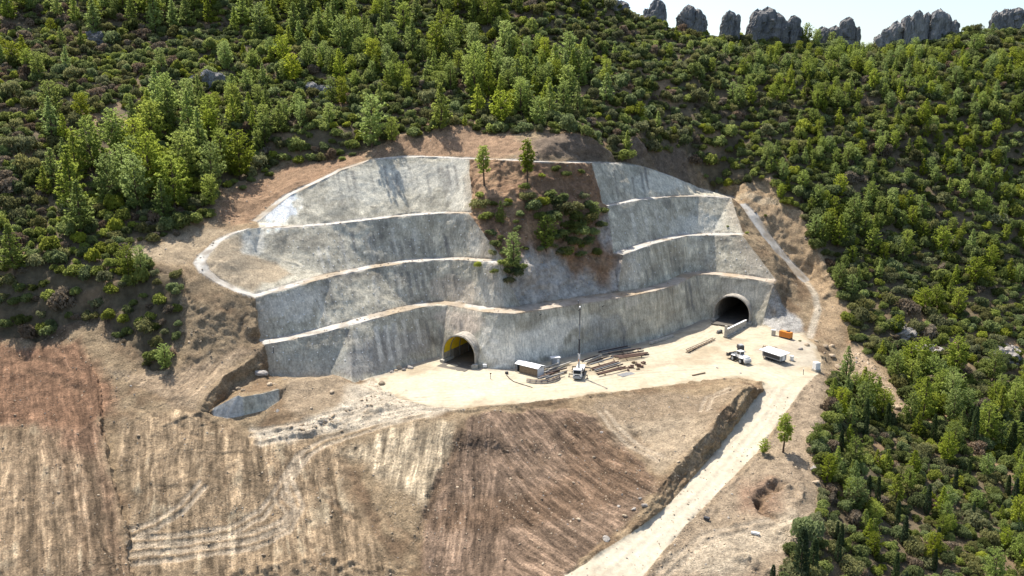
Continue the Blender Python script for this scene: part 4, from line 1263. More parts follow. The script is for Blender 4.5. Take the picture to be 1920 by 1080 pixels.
# shrubs
sp, st = scatter(HZ, 60000, 1.5, 9)
px2, py2 = to_px(sp)
patch = fbm(sp, 22, 3, 301)
d2 = np.full(len(sp), 1.0) - .55 * sstep(.30, .6, patch)
for (cx, cy, rx, ry) in bare_px:
    q = ((px2 - cx) / rx) ** 2 + ((py2 - cy) / ry) ** 2
    d2[q < 1] *= .12
face2 = in_poly(sp[:, 0], sp[:, 1], POLY['scrubface'])
d2[face2] *= .42
d2[in_poly(sp[:, 0], sp[:, 1], POLY['streak'])] *= .08
ok = (rp.random(len(sp)) < d2)
sp, px2, py2, st = sp[ok], px2[ok], py2[ok], st[ok]
size_s = np.clip(rp.lognormal(math.log(2.25), .33, len(sp)), .9, 4.2)
near_pine = np.zeros(len(sp), bool)
cellp = {}
for p, h in zip(pc, hh):
    cellp.setdefault((int(p[0] // 5), int(p[1] // 5)), []).append((p, h))
for i in range(len(sp)):
    cx, cy = int(sp[i, 0] // 5), int(sp[i, 1] // 5)
    for dx in (-1, 0, 1):
        for dy in (-1, 0, 1):
            for (p, h) in cellp.get((cx + dx, cy + dy), ()):
                if (p[0] - sp[i, 0]) ** 2 + (p[1] - sp[i, 1]) ** 2 < (.17 * h) ** 2:
                    near_pine[i] = True
sp, px2, py2, size_s = sp[~near_pine], px2[~near_pine], py2[~near_pine], size_s[~near_pine]
k = thin(sp, size_s * 1.02)
sp, px2, py2, size_s = sp[k], px2[k], py2[k], size_s[k]
tint = fbm(sp, 30, 3, 311)
u = rp.random(len(sp))
sidx = np.where(u < .16, 0, np.where(u < .34, 1, np.where(u < .46, 2, np.where(u < .62, 3, np.where(u < .74, 4, np.where(u < .86, 5, np.where(u < .92, 6, 7)))))))
left = (px2 < 330) & (rp.random(len(sp)) < .38)
sidx = np.where(left, rp.choice([3, 4, 6, 6, 5], len(sp)), sidx)
yel = (tint > .2) & (rp.random(len(sp)) < .5)
sidx = np.where(yel, 5, sidx)
br2 = (px2 > 1540) & (py2 > 820)
size_s = np.where(br2, size_s * .85, size_s)
scl = np.stack([size_s, size_s, size_s * rp.uniform(1.0, 1.65, len(sp))], 1)
dist = np.sqrt(sp[:, 0] ** 2 + sp[:, 1] ** 2 + (sp[:, 2] - 75) ** 2)
seen = (px2 > 0) & (px2 < 1920) & (py2 > 10) & (py2 < 1090)
vis = np.where(seen, size_s / dist, 0)
order = np.argsort(-vis)[:290]
single = np.zeros(len(sp), bool); single[order] = True
print('shrubs', len(sp))
tone = {0: 'dark green', 1: 'dark green', 2: 'dark green', 3: 'olive', 4: 'olive', 5: 'yellow green', 6: 'dry brownish', 7: 'dark green'}
def add_shrub(p, s, j, label, group):
    o = bpy.data.objects.new('shrub', SHRUBS[j])
    COL.objects.link(o)
    o.location = (p[0], p[1], p[2] - .1)
    o.rotation_euler = (random.uniform(-.15, .15), random.uniform(-.15, .15), random.uniform(0, 6.28))
    o.scale = s
    return tag(o, label, 'shrub', group)
rows = []
for i in np.nonzero(single)[0]:
    rows.append((px2[i], 'large %s %sshrub' % (tone[int(sidx[i])], 'spreading ' if sidx[i] in (2, 4) else 'domed ' if sidx[i] in (1, 7) else ''), where_words(px2[i], py2[i]), add_shrub(sp[i], scl[i], int(sidx[i]), '', None)))
single_out(rows)
stuff_points('maquis_scrub', sp[~single] - [0, 0, .1], sidx[~single], scl[~single], .12, SHRUBS, 'dense evergreen scrub covering the hillsides')

# shrubs on the rock spur and the scattered ones on bare ground
rs = np.random.default_rng(5)
rows = []
spur_px = [(900, 392, 2.2), (912, 410, 1.6), (1000, 395, 2.4), (990, 375, 1.8), (1015, 385, 2.0), (1045, 385, 2.2), (1060, 400, 2.4), (1075, 412, 2.2), (1085, 395, 1.9), (1100, 420, 2.2), (1065, 430, 2.4), (1050, 445, 2.0), (1085, 440, 2.3), (1110, 440, 1.8),
           (1125, 425, 1.6), (1075, 460, 2.0), (1100, 460, 1.8), (1060, 478, 1.6), (975, 405, 1.3), (920, 440, 1.2), (930, 460, 1.3), (950, 500, 1.8), (965, 515, 1.8), (980, 505, 1.3), (955, 530, 1.4), (1040, 322, 1.3), (1060, 330, 1.2), (1015, 332, 1.0), (1090, 325, .9),
           (1030, 368, 1.5), (925, 385, 1.0), (1010, 412, 1.6), (1040, 415, 1.8), (1130, 400, 1.3), (1090, 480, 1.2), (945, 475, 1.0), (985, 355, 1.3), (900, 370, 1.4)]
for _ in range(34):
    q_ = (float(rs.uniform(1010, 1125)), float(rs.uniform(372, 478)), float(rs.uniform(1.0, 1.8))) if _ % 3 else (float(rs.uniform(890, 985)), float(rs.uniform(370, 520)), float(rs.uniform(.6, 1.2)))
    spur_px.append(q_)
for x, y, s in spur_px:
    p = ground_at(x, y)
    j = int(rs.choice([0, 1, 7, 3, 2, 5]))
    rows.append((x, tone[j] + ' shrub clinging', ('to the spur crest' if y < 360 else 'to the spur, upper half' if y < 420 else 'to the spur, lower half') + (', left side' if x < 1000 else ', right side'), add_shrub((p.x, p.y, p.z), (s * 1.75, s * 1.75, s * 1.6), j, '', None)))
single_out(rows)
rows = []
edge_px = [(1400, 438, 1.0), (1435, 405, .9), (1490, 360, 1.2), (1570, 705, 1.8), (1562, 730, 1.6), (1590, 735, 2.2), (1600, 755, 2.5), (1575, 770, 2.0), (1560, 715, 1.4), (640, 300, 1.6), (660, 292, 1.4), (470, 340, 2.0), (455, 355, 1.6), (505, 330, 1.8), (765, 252, .6), (1500, 640, .5), (1365, 425, .7)]
for x, y, s in edge_px:
    p = ground_at(x, y)
    j = int(rs.choice([0, 1, 3, 5]))
    rows.append((x, tone[j] + ' shrub on bare earth', 'right of the cut' if x > 1300 and y < 600 else 'right of the yard' if x > 1300 else 'between crest path and forest', add_shrub((p.x, p.y, p.z), (s, s, s * .95), j, '', None)))
single_out(rows)

# ------------------------------------------------------------------ rocks
def rock_mat(name, a, b, spread=.2):
    m, nt, bs = new_mat(name)
    mx = node(nt, 'ShaderNodeMix', data_type='RGBA')
    mx.inputs['A'].default_value = (*a, 1); mx.inputs['B'].default_value = (*b, 1)
    nt.links.new(remap(nt, noise(nt, .35, 7, .65, (1, 1, .35)), .38, .62, 0, 1), mx.inputs['Factor'])
    oi = node(nt, 'ShaderNodeObjectInfo')
    f = math_(nt, 'MULTIPLY', remap(nt, noise(nt, 1.6, 6, .7, (1, 1, .3)), .3, .7, .6, 1.3), remap(nt, oi.outputs['Random'], 0, 1, 1 - spread, 1 + spread))
    nt.links.new(scaled(nt, mx.outputs['Result'], f), bs.inputs['Base Color'])
    bp = node(nt, 'ShaderNodeBump'); bp.inputs['Strength'].default_value = .8; bp.inputs['Distance'].default_value = .6
    nt.links.new(noise(nt, .9, 8, .7, (1, 1, .4)), bp.inputs['Height']); nt.links.new(bp.outputs[0], bs.inputs['Normal'])
    return m
M_LIME = rock_mat('grey_limestone', (0.15, 0.15, 0.15), (0.28, 0.26, 0.235))
M_CLOD = rock_mat('tan_clod', (0.36, 0.27, 0.18), (0.46, 0.37, 0.26), .3)
M_GREYROCK = rock_mat('grey_field_rock', (0.27, 0.24, 0.21), (0.40, 0.36, 0.31))

def columns_mesh(name, cols, mat, seed):
    """jagged limestone: a cluster of tapering, fluted, noisy columns (x, y, radius, height) in metres"""
    r = np.random.default_rng(seed)
    vs, fs = [], []
    ns, nr = 22, 16
    for (cx, cy, rad, hgt) in cols:
        base = len(vs)
        an = np.linspace(0, 2 * math.pi, ns, endpoint=False)
        lean = r.normal(0, .07, 2)
        for i in range(nr + 1):
            t = i / nr
            z = -3 + (hgt + 3) * t
            pr = rad * (1.05 - .25 * t) * (1 if t < .75 else math.sqrt(max(0, 1 - ((t - .75) / .25) ** 2)) * .85 + .15)
            p = np.stack([np.cos(an) * rad, np.sin(an) * rad, np.full(ns, z)], 1) + [cx + seed * 13, cy, 0]
            k = 1 + .42 * fbm(p, (rad * .8, rad * .8, hgt * .4), 3, seed) + .34 * fbm(p, (rad * .3, rad * .3, hgt * .16), 2, seed + 5)
            zz = z + (1.3 * fbm(p, rad * .45, 2, seed + 9) * t)
            for a, kk, z1 in zip(an, k, zz):
                vs.append((cx + lean[0] * z + math.cos(a) * pr * kk, cy + lean[1] * z + math.sin(a) * pr * kk * .85, z1))
        for i in range(nr):
            for k in range(ns):
                a, b = base + i * ns + k, base + i * ns + (k + 1) % ns
                fs.append((a, b, b + ns, a + ns))
        fs.append(tuple(base + nr * ns + k for k in range(ns)))
    me = bpy.data.meshes.new(name)
    me.from_pydata(vs, [], fs)
    me.materials.append(mat)
    return me
def pinnacle(px0, px1, base_y, D, cols, label, seed, name='rock_pinnacle', z_off=0.0):
    """cols: (position 0..1 across the span, depth offset m, radius share of the span, top row in the photo)"""
    a, b = at(px0, base_y, D), at(px1, base_y, D)
    W = b[0] - a[0]
    cx = (a[0] + b[0]) / 2
    cc = []
    rj = np.random.default_rng(seed + 500)
    for f, dy, rs_, ty in cols:
        top = (at((px0 + px1) / 2, ty, D)[2] - a[2]) * .92
        cc.append(((f - .5) * W, dy, rs_ * W * .95, top))
        for _ in range(2):
            cc.append(((f - .5) * W + rj.uniform(-.7, .7) * rs_ * W, dy + rj.uniform(-.8, .4) * rs_ * W, rs_ * W * rj.uniform(.4, .6), top * rj.uniform(.6, .96)))
    o = bpy.data.objects.new(name, columns_mesh('rock', cc, M_LIME, seed))
    COL.objects.link(o)
    o.location = (cx, D, a[2])
    for p in o.data.polygons: p.use_smooth = False
    return tag(o, label, 'rock', 'limestone pinnacles on the skyline')
pinnacle(1206, 1248, 44, 397, [(.55, 0, .36, -6), (.25, 1, .26, 14), (.85, 0, .2, 18)], 'grey pinnacle on the skyline, leftmost, cut by the top edge', 1)
pinnacle(1266, 1322, 52, 399, [(.42, 0, .28, 8), (.7, 0, .3, 16), (.25, 1, .22, 24), (.9, 1, .16, 26)], 'broad slab-like skyline pinnacle, second from the left', 2)
pinnacle(1348, 1382, 62, 402, [(.35, 0, .34, 18), (.7, 0, .34, 17)], 'small twin-tipped skyline pinnacle standing alone', 3)
pinnacle(1396, 1502, 78, 406, [(.25, 0, .2, 14), (.42, 1, .22, 9), (.56, 0, .18, 20), (.15, 0, .14, 40), (.68, 0, .14, 38), (.86, 0, .13, 25), (.78, 1, .1, 32), (.95, 0, .09, 50)], 'largest massive grey pinnacle with a lower shoulder to the right', 4)
pinnacle(1524, 1606, 84, 409, [(.76, 0, .19, 30), (.5, 0, .2, 46), (.25, 0, .17, 48), (.9, 0, .12, 46), (.1, 0, .1, 58)], 'crouching skyline rock with a single peak on its right', 5)
pinnacle(1638, 1792, 90, 406, [(.06, 0, .07, 62), (.16, 0, .09, 48), (.28, 0, .10, 36), (.4, 0, .10, 24), (.52, 0, .09, 16), (.62, 1, .07, 18), (.74, 0, .12, 12), (.86, 1, .09, 20), (.94, 0, .07, 34)], 'long stepped rock crest climbing to the right', 6)
pinnacle(1852, 1935, 56, 412, [(.15, 0, .13, 18), (.35, 0, .16, 14), (.6, 0, .2, 12), (.85, 0, .2, 14)], 'ragged rock crest at the right edge of the skyline', 7)
pinnacle(950, 1022, 20, 384, [(.3, 0, .25, -4), (.65, 0, .25, -10), (.9, 0, .15, 6)], 'dark rock outcrop at the top edge among shrubs', 8)
pinnacle(1120, 1180, 16, 393, [(.4, 0, .3, -4), (.75, 0, .25, 2)], 'low rock hump left of the leftmost pinnacle', 9)
def outcrop(px, py, rx, rz, label, seed, mat=None):
    p = ground_at(px, py)
    cols = [(rng.uniform(-.6, .6) * rx, rng.uniform(-.3, .5) * rx, rx * rng.uniform(.3, .5), rz * rng.uniform(.5, 1)) for _ in range(5)]
    o = bpy.data.objects.new('rock_outcrop', columns_mesh('rock', cols, mat or M_GREYROCK, seed))
    COL.objects.link(o); o.location = (p.x, p.y, p.z - .5)
    return tag(o, label, 'rock', 'rock outcrops in the scrub')
outcrop(385, 158, 9, 6.5, 'dark rock face in the scrub of the left hillside', 21, M_LIME)
outcrop(178, 78, 7, 5, 'dark rock hump near the top of the left hillside', 22, M_LIME)
outcrop(1715, 625, 7, 3.2, 'grey ridged rock slope showing through the right hillside scrub', 23)
outcrop(1735, 655, 6, 2.5, 'lower grey ridged rock on the right hillside', 24)
outcrop(1890, 665, 7, 3.2, 'grey ridged rock near the right picture edge', 25)
outcrop(600, 170, 6, 3.5, 'weathered rock showing through scrub above the left cut', 26, M_LIME)

def stone_model(seed, mat):
    bm = bmesh.new()
    bmesh.ops.create_icosphere(bm, subdivisions=2, radius=1)
    co = np.array([v.co[:] for v in bm.verts])
    k = 1 + .35 * fbm(co + seed * 7, .9, 2, seed)
    q = np.abs(co).max(1)
    for v, kk, qq in zip(bm.verts, k, q):
        v.co *= kk * (.75 + .25 / qq)
        v.co.z *= .7
    me = bpy.data.meshes.new('stone'); bm.to_mesh(me); bm.free()
    me.materials.append(mat)
    return me
STONES = [stone_model(1, M_CLOD), stone_model(2, M_CLOD), stone_model(3, M_GREYROCK), stone_model(4, M_CLOD)]
brows = []
# clods and stones too many to count
cp, cst = scatter([zid['ground'], zid['spur'], zid['berm1'], zid['berm2L'], zid['berm2R'], zid['berm3L'], zid['road']], 22000, .3, 31)
cpx, cpy = to_px(cp)
wt = .16 + 1.3 * np.clip(fbm(cp, 7, 3, 401) + .05, 0, 1)
for poly, gain in (('rubble', 1.4), ('streak', 1.0), ('hollow', .3), ('clear', .25), ('wedge_dark', .35)):
    wt[in_poly(cp[:, 0], cp[:, 1], POLY[poly])] += gain
keep = rp.random(len(cp)) < wt
cp = cp[keep]
cs_ = np.clip(rp.lognormal(math.log(.10), .5, len(cp)), .05, .45)
big = in_poly(cp[:, 0], cp[:, 1], POLY['rubble']) | in_poly(cp[:, 0], cp[:, 1], POLY['streak'])
cs_ = np.where(big, cs_ * 1.7, cs_)
stuff_points('soil_clods', cp, rp.choice([0, 1, 3, 3, 0, 1, 2], len(cp)), np.stack([cs_ * rp.uniform(.8, 1.4, len(cp)), cs_, cs_ * rp.uniform(.6, 1, len(cp))], 1), .5, STONES, 'loose clods and stones strewn over the bare earth')
boulders = [(748, 690, .8, 0), (757, 694, .7, 2), (765, 688, .6, 2), (770, 690, .9, 2), (742, 695, .6, 0), (735, 698, .5, 2), (716, 720, .9, 0), (622, 735, .6, 0), (1137, 1012, .8, 2), (1208, 948, .7, 2), (1188, 955, .5, 2), (1172, 968, .45, 0), (1160, 950, .4, 2), (1200, 935, .4, 2),
            (1560, 668, 1.0, 1), (1572, 690, 1.2, 1), (1585, 712, .9, 1), (1598, 705, 1.0, 1), (1548, 650, .9, 1), (1612, 725, .8, 1), (1640, 735, .8, 1), (1560, 650, .8, 0), (1530, 640, .7, 0), (1500, 655, .7, 2), (1513, 648, .8, 0), (1540, 860, .8, 0), (1536, 835, .9, 0), (1548, 880, .9, 0), (1530, 905, .7, 0), (1527, 880, 1.0, 2),
            (1388, 700, .35, 2), (1345, 690, .3, 2), (1700, 772, 1.0, 0), (1712, 775, .8, 0), (1680, 765, .9, 1), (446, 730, .7, 0), (456, 733, .6, 0), (438, 734, .5, 0), (490, 700, 1.3, 2), (505, 722, .8, 0)]
for i, (x, y, s, j) in enumerate(boulders):
    p = ground_at(x, y)
    o = bpy.data.objects.new('boulder', STONES[j])
    COL.objects.link(o)
    o.location = (p.x, p.y, p.z + s * .2); o.scale = (s * random.uniform(.9, 1.4), s, s * random.uniform(.7, 1.0)); o.rotation_euler = (random.uniform(-.3, .3), random.uniform(-.3, .3), random.uniform(0, 6))
    side = 'by the wall foot left of the yellow tunnel' if x < 790 and y < 705 else 'in the hollow at the left wall end' if x < 520 else 'on the soil heap apron left of the yard' if x < 790 else 'along the lower haul road' if 1100 < x < 1240 and y > 900 else 'on the clearing edge by the lower wood' if y > 820 else 'on the bare streak right of the yard' if x > 1500 else 'in the yard'
    tag(o, '', 'boulder')
    brows.append((x, '%s %s boulder' % ('large' if s > .85 else 'small', 'grey' if j == 2 else 'tan'), side, o))
single_out(brows)

# ------------------------------------------------------------------ built things
def bx(bm, c, s, rot=None, taper=None):
    m = bmesh.ops.create_cube(bm, size=1.0)['verts']
    for v in m:
        if taper and v.co.z > 0:
            v.co.x *= taper[0]; v.co.y *= taper[1]
        v.co = Vector((v.co.x * s[0], v.co.y * s[1], v.co.z * s[2]))
        if rot is not None:
            v.co = rot @ v.co
        v.co += Vector(c)
    return m
def cyl(bm, p0, p1, r, seg=14, r2=None):
    p0, p1 = Vector(p0), Vector(p1)
    d = p1 - p0
    q = d.to_track_quat('Z', 'Y').to_matrix().to_4x4()
    bmesh.ops.create_cone(bm, cap_ends=True, segments=seg, radius1=r, radius2=r if r2 is None else r2, depth=d.length, matrix=Matrix.Translation((p0 + p1) / 2) @ q)
def bevel(bm, w):
    bmesh.ops.bevel(bm, geom=list(bm.edges), offset=w, segments=2, affect='EDGES', profile=.6)
def part(parent, name, fn, mat, bev=0.0):
    bm = bmesh.new()
    fn(bm)
    if bev: bevel(bm, bev)
    me = bpy.data.meshes.new(name); bm.to_mesh(me); bm.free()
    me.materials.append(mat)
    o = bpy.data.objects.new(name, me)
    COL.objects.link(o)
    if parent is not None: o.parent = parent
    return o
def thing(name, label, cat, loc, rz=0, group=None):
    e = bpy.data.objects.new(name, None)
    COL.objects.link(e)
    e.location = loc; e.rotation_euler = (0, 0, rz)
    e.empty_display_size = .3
    return tag(e, label, cat, group)
def heading(p, q):
    return math.atan2(q.y - p.y, q.x - p.x)
def on_yard(px, py):
    p = ground_at(px, py)
    return Vector((p.x, p.y, drop(p.x, p.y)))

M_CONC = plain('pale_concrete', (0.40, 0.37, 0.31), .9, .38, 1.1)
M_COLLAR = plain('dusty_ring_concrete', (0.36, 0.325, 0.27), .95, .42, .9)
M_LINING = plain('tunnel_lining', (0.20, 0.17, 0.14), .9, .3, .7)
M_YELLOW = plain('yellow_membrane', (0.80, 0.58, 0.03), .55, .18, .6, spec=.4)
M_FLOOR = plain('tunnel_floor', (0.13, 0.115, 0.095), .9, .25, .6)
M_WHITE = plain('white_paint', (0.78, 0.77, 0.74), .5, .08, 1.5)
M_GREYP = plain('grey_paint', (0.34, 0.35, 0.35), .5, .12, 2)
M_DARK = plain('dark_steel', (0.055, 0.055, 0.06), .6, .3, 3)
M_RUBBER = plain('rubber', (0.025, 0.025, 0.025), .85, .2, 4)
M_GLASS = plain('cab_glass', (0.02, 0.025, 0.03), .08, spec=.6)
M_RUST = plain('rusty_steel', (0.135, 0.082, 0.062), .75, .4, 2)
M_RUST2 = plain('dark_rusty_steel', (0.085, 0.065, 0.06), .7, .4, 2)
M_STEEL = plain('grey_steel', (0.20, 0.20, 0.20), .55, .25, 2)
M_ORANGE = plain('orange_paint', (0.62, 0.22, 0.03), .5, .12, 2)
M_TARP = plain('white_tarp', (0.80, 0.80, 0.78), .6, .06, 1)
M_WOOD = plain('weathered_wood', (0.20, 0.15, 0.10), .9, .35, 3)
M_RED = plain('lamp_red', (0.5, 0.03, 0.02), .3)

# tunnel mouths
def arch_pts(R, rc, n=28):
    pts_ = [(-R, -0.6), (-R, rc * .5)]
    for k in range(n + 1):
        a = math.pi - math.pi * k / n
        pts_.append((R * math.cos(a), rc + R * math.sin(a)))
    return pts_ + [(R, rc * .5), (R, -0.6)]
def portal(i, label, lin_mat, membrane):
    (c, n, u), R = PORT[i], PR[i]
    e = thing('tunnel_portal', label, 'tunnel', c, math.atan2(u.y, u.x), 'twin tunnel mouths')
    rc, th = 3.2, .42
    # local axes: x along the mouth, -y outwards, z up
    def ring(bm, Ro, Ri, y0, y1):
        o, q = arch_pts(Ro, rc), arch_pts(Ri, rc)
        rows = []
        for (ox, oz), (ix, iz) in zip(o, q):
            rows.append([bm.verts.new(v) for v in ((ox, y0, oz), (ix, y0, iz), (ix, y1, iz), (ox, y1, oz))])
        for a, b in zip(rows[:-1], rows[1:]):
            for k in range(4):
                bm.faces.new((a[k], b[k], b[(k + 1) % 4], a[(k + 1) % 4]))
        bm.faces.new(rows[0]); bm.faces.new(list(reversed(rows[-1])))
        bmesh.ops.recalc_face_normals(bm, faces=bm.faces)
    part(e, 'collar', lambda bm: ring(bm, R, R - th, -.3, 5.0), M_COLLAR)
    for k in range(1):                                     # cast rings seen on the outside of the collar
        part(e, 'collar_joint', lambda bm: ring(bm, R + .05, R - .3, .5 + k * 1.5, .6 + k * 1.5), M_STEEL)
    def lining(bm, y0, y1, r):
        q = arch_pts(r, rc)
        steps = np.linspace(y0, y1, 8)
        rows = [[bm.verts.new((x, y, z)) for x, z in q] for y in steps]
        for a, b in zip(rows[:-1], rows[1:]):
            for k in range(len(q) - 1):
                bm.faces.new((a[k], b[k], b[k + 1], a[k + 1]))
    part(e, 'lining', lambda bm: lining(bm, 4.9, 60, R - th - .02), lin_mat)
    if membrane:
        def mem(bm):
            r = R - th - .10
            an = np.linspace(math.pi * 1.02, math.pi * .02, 26)
            steps = np.linspace(-.2, 24, 10)
            rows = [[bm.verts.new((r * math.cos(a), y, rc + r * math.sin(a))) for a in an] for y in steps]
            for a, b in zip(rows[:-1], rows[1:]):
                for k in range(len(an) - 1):
                    bm.faces.new((a[k], b[k], b[k + 1], a[k + 1]))
        part(e, 'membrane', mem, M_YELLOW)
        for k in range(4):
            part(e, 'lining_rib', lambda bm: ring(bm, R - th - .12, R - th - .3, 3 + 5 * k, 3.25 + 5 * k), M_STEEL)
    part(e, 'floor', lambda bm: bx(bm, (0, 28, -.12), (2 * R - 1.8, 66, .3)), M_FLOOR)
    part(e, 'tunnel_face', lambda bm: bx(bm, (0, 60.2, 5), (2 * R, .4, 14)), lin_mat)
    for s in (-1, 1):
        part(e, 'footing', lambda bm: bx(bm, (s * (R - .35), 1.5, .35), (1.5, 5.5, .9)), M_CONC, .05)
    return e
portal(0, 'left tunnel mouth with pale concrete ring and yellow inner lining', M_LINING, True)
portal(1, 'right tunnel mouth with dark interior beside the yard wall', M_LINING, False)

# anchor plates dotted over the shotcrete
def plates(wall, px0, px1, py0, py1, dx, dy, seed):
    r = random.Random(seed)
    bm = bmesh.new()
    y = py0
    row = 0
    while y < py1:
        x = px0 + (row % 2) * dx * .5
        while x < px1:
            d = Vector(ray(x + r.uniform(-1.5, 1.5), y + r.uniform(-1.5, 1.5))).normalized()
            h = full_bvh.ray_cast(CAM, d)
            if h[0] is not None and ZN[tz[h[2]]] == wall and r.random() < .8:
                q = h[1].to_track_quat('Z', 'Y').to_matrix()
                s = r.uniform(.20, .34)
                bx(bm, h[0] + h[1] * .06, (s, s, .14), q)
                bx(bm, h[0] + h[1] * .16, (s * .4, s * .4, .12), q)
            x += dx
        y += dy; row += 1
    me = bpy.data.meshes.new('anchor_plate'); bm.to_mesh(me); bm.free()
    me.materials.append(M_WHITE)
    o = bpy.data.objects.new('anchor_plate', me); COL.objects.link(o); o.parent = WALL[wall]; o['kind'] = 'stuff'
plates('wall1', 500, 810, 585, 690, 21, 15, 1)
plates('wall2L', 500, 930, 500, 640, 20, 13, 2)
plates('wall3L', 540, 890, 415, 500, 19, 12, 3)
plates('wall2R', 1180, 1440, 450, 550, 19, 12, 4)
plates('wall3R', 1150, 1390, 380, 440, 22, 14, 5)

# steel sections
def beam_mesh(mat, h=.34, w=.32):
    bm = bmesh.new()
    for z in (-h / 2 + .02, h / 2 - .02):
        bx(bm, (0, 0, z), (1, w, .04))
    bx(bm, (0, 0, 0), (1, .05, h - .08))
    me = bpy.data.meshes.new('steel_beam'); bm.to_mesh(me); bm.free(); me.materials.append(mat)
    return me
BEAMS = {'rust': beam_mesh(M_RUST), 'dark': beam_mesh(M_RUST2), 'grey': beam_mesh(M_STEEL), 'pale': beam_mesh(M_CONC, .3, .4)}
beam_list = [('grey', 1013, 704, 1067, 682), ('dark', 1023, 704, 1063, 694), ('rust', 1012, 713, 1037, 705), ('dark', 1040, 707, 1063, 699), ('pale', 1018, 695, 1047, 685), ('grey', 1023, 715, 1057, 705), ('rust', 1016, 709, 1050, 697), ('pale', 1028, 697, 1070, 683), ('grey', 1008, 716, 1030, 710),
             ('dark', 1090, 679, 1123, 668), ('dark', 1100, 685, 1138, 673), ('grey', 1107, 689, 1150, 676), ('rust', 1108, 693, 1153, 680), ('dark', 1113, 697, 1157, 683), ('grey', 1115, 700, 1163, 686), ('rust', 1119, 703, 1173, 689), ('rust', 1121, 706, 1177, 693), ('pale', 1095, 684, 1128, 672), ('rust', 1110, 695, 1160, 680), ('dark', 1117, 701, 1168, 687),
             ('dark', 1122, 662, 1177, 651), ('grey', 1127, 665, 1183, 654), ('dark', 1140, 668, 1202, 658), ('rust', 1150, 671, 1213, 663), ('dark', 1157, 674, 1217, 668), ('rust', 1160, 678, 1207, 671), ('dark', 1145, 670, 1207, 660), ('rust', 1153, 673, 1215, 665), ('rust', 1160, 676, 1212, 669), ('grey', 1130, 667, 1190, 656)]
words_n = ['first', 'second', 'third', 'fourth', 'fifth', 'sixth', 'seventh', 'eighth', 'ninth', 'tenth', 'eleventh', 'twelfth']
count = {}
for (kd, x0, y0, x1, y1) in beam_list:
    a, b = on_yard(x0, y0), on_yard(x1, y1)
    o = bpy.data.objects.new('steel_beam', BEAMS[kd]); COL.objects.link(o)
    pile = 'left of the crane truck' if x0 < 1075 else 'in the stack right of the crane truck' if y0 > 678 else 'in the far stack by the wall'
    n_ = count.get(pile, 0); count[pile] = n_ + 1
    lift = .35 + (n_ % 3) * .30
    mid_ = (a + b) / 2
    o.location = (mid_.x, mid_.y, max(a.z, b.z) + lift)
    o.rotation_euler = (0, random.uniform(-.01, .01), heading(a, b)); o.scale = ((b - a).length, 1, 1)
    tag(o, '%s %s steel beam %s, counted from the back' % (words_n[n_], {'rust': 'rusty', 'dark': 'dark', 'grey': 'grey', 'pale': 'dusty pale'}[kd], pile), 'beam', 'steel beams ' + pile)
# timber sleepers under the stacks
for i, (x0, y0, x1, y1) in enumerate([(1030, 690, 1040, 712), (1120, 678, 1135, 704), (1150, 674, 1163, 694), (1165, 657, 1176, 676), (1195, 655, 1203, 670)]):
    a, b = on_yard(x0, y0), on_yard(x1, y1)
    o = part(None, 'timber_sleeper', lambda bm: bx(bm, (0, 0, .12), ((b - a).length, .3, .26)), M_WOOD)
    o.location = ((a.x + b.x) / 2, (a.y + b.y) / 2, max(a.z, b.z)); o.rotation_euler = (0, 0, heading(a, b))
    tag(o, 'brown timber sleeper under the steel stacks, %s from the left' % words_n[i], 'timber', 'sleepers under the steel stacks')
# bundle of curved tunnel ribs
ends = on_yard(987, 717), on_yard(1051, 711)
chord = (ends[1] - ends[0]).length
for i in range(4):
    def arc(bm):
        R = chord * .62; half = math.asin(min(.98, chord / 2 / R))
        prev = None
        for k in range(15):
            a = -half + 2 * half * k / 14
            p = Vector((R * math.sin(a), -(R * math.cos(a) - R * math.cos(half)), 0))
            if prev is not None:
                for dy, dz in ((0, 0), (.22, 0), (.11, .2)):
                    cyl(bm, prev + Vector((0, dy, dz)), p + Vector((0, dy, dz)), .045, 6)
                if k % 2 == 0:
                    cyl(bm, prev, p + Vector((0, .22, 0)), .03, 5); cyl(bm, prev + Vector((0, .22, 0)), p + Vector((0, .11, .2)), .03, 5)
            prev = p
    o = part(None, 'tunnel_rib', arc, M_RUST if i % 2 else M_STEEL)
    m_ = (ends[0] + ends[1]) / 2
    o.location = (m_.x, m_.y + .25 * i, m_.z + .15 + .22 * i); o.rotation_euler = (0, 0, heading(*ends) + .02 * i)
    tag(o, 'curved lattice tunnel rib lying before the beams, %s of four upwards' % words_n[i], 'tunnel rib', 'curved ribs on the yard')

# crane truck
fr, rr_ = on_yard(1082, 713), on_yard(1094, 684)
cd = (fr - rr_).normalized()
mid_ = fr - cd * 4.4
t = thing('crane_truck', 'white truck crane with its thin boom raised straight up', 'crane truck', (mid_.x, mid_.y, fr.z), heading(rr_, fr))
part(t, 'chassis', lambda bm: (bx(bm, (-.3, 0, .85), (9.2, .9, .35)), bx(bm, (-1.6, 0, 1.12), (6.4, 2.3, .18))), M_DARK)
cab = part(t, 'cab', lambda bm: bx(bm, (3.5, 0, 1.95), (1.9, 2.45, 2.2), taper=(.86, .95)), M_WHITE, .08)
part(cab, 'windshield', lambda bm: bx(bm, (4.38, 0, 2.35), (.12, 2.05, .95), Matrix.Rotation(-.12, 3, 'Y')), M_GLASS)
for s in (-1, 1):
    part(cab, 'side_window', lambda bm: bx(bm, (3.6, s * 1.2, 2.4), (1.0, .06, .75)), M_GLASS)
    part(cab, 'mirror', lambda bm: (bx(bm, (4.3, s * 1.45, 2.3), (.1, .22, .5)), cyl(bm, (4.2, s * 1.15, 2.5), (4.3, s * 1.45, 2.5), .03, 6)), M_DARK)
    part(cab, 'headlight', lambda bm: bx(bm, (4.5, s * .85, 1.05), (.08, .4, .2)), M_GLASS)
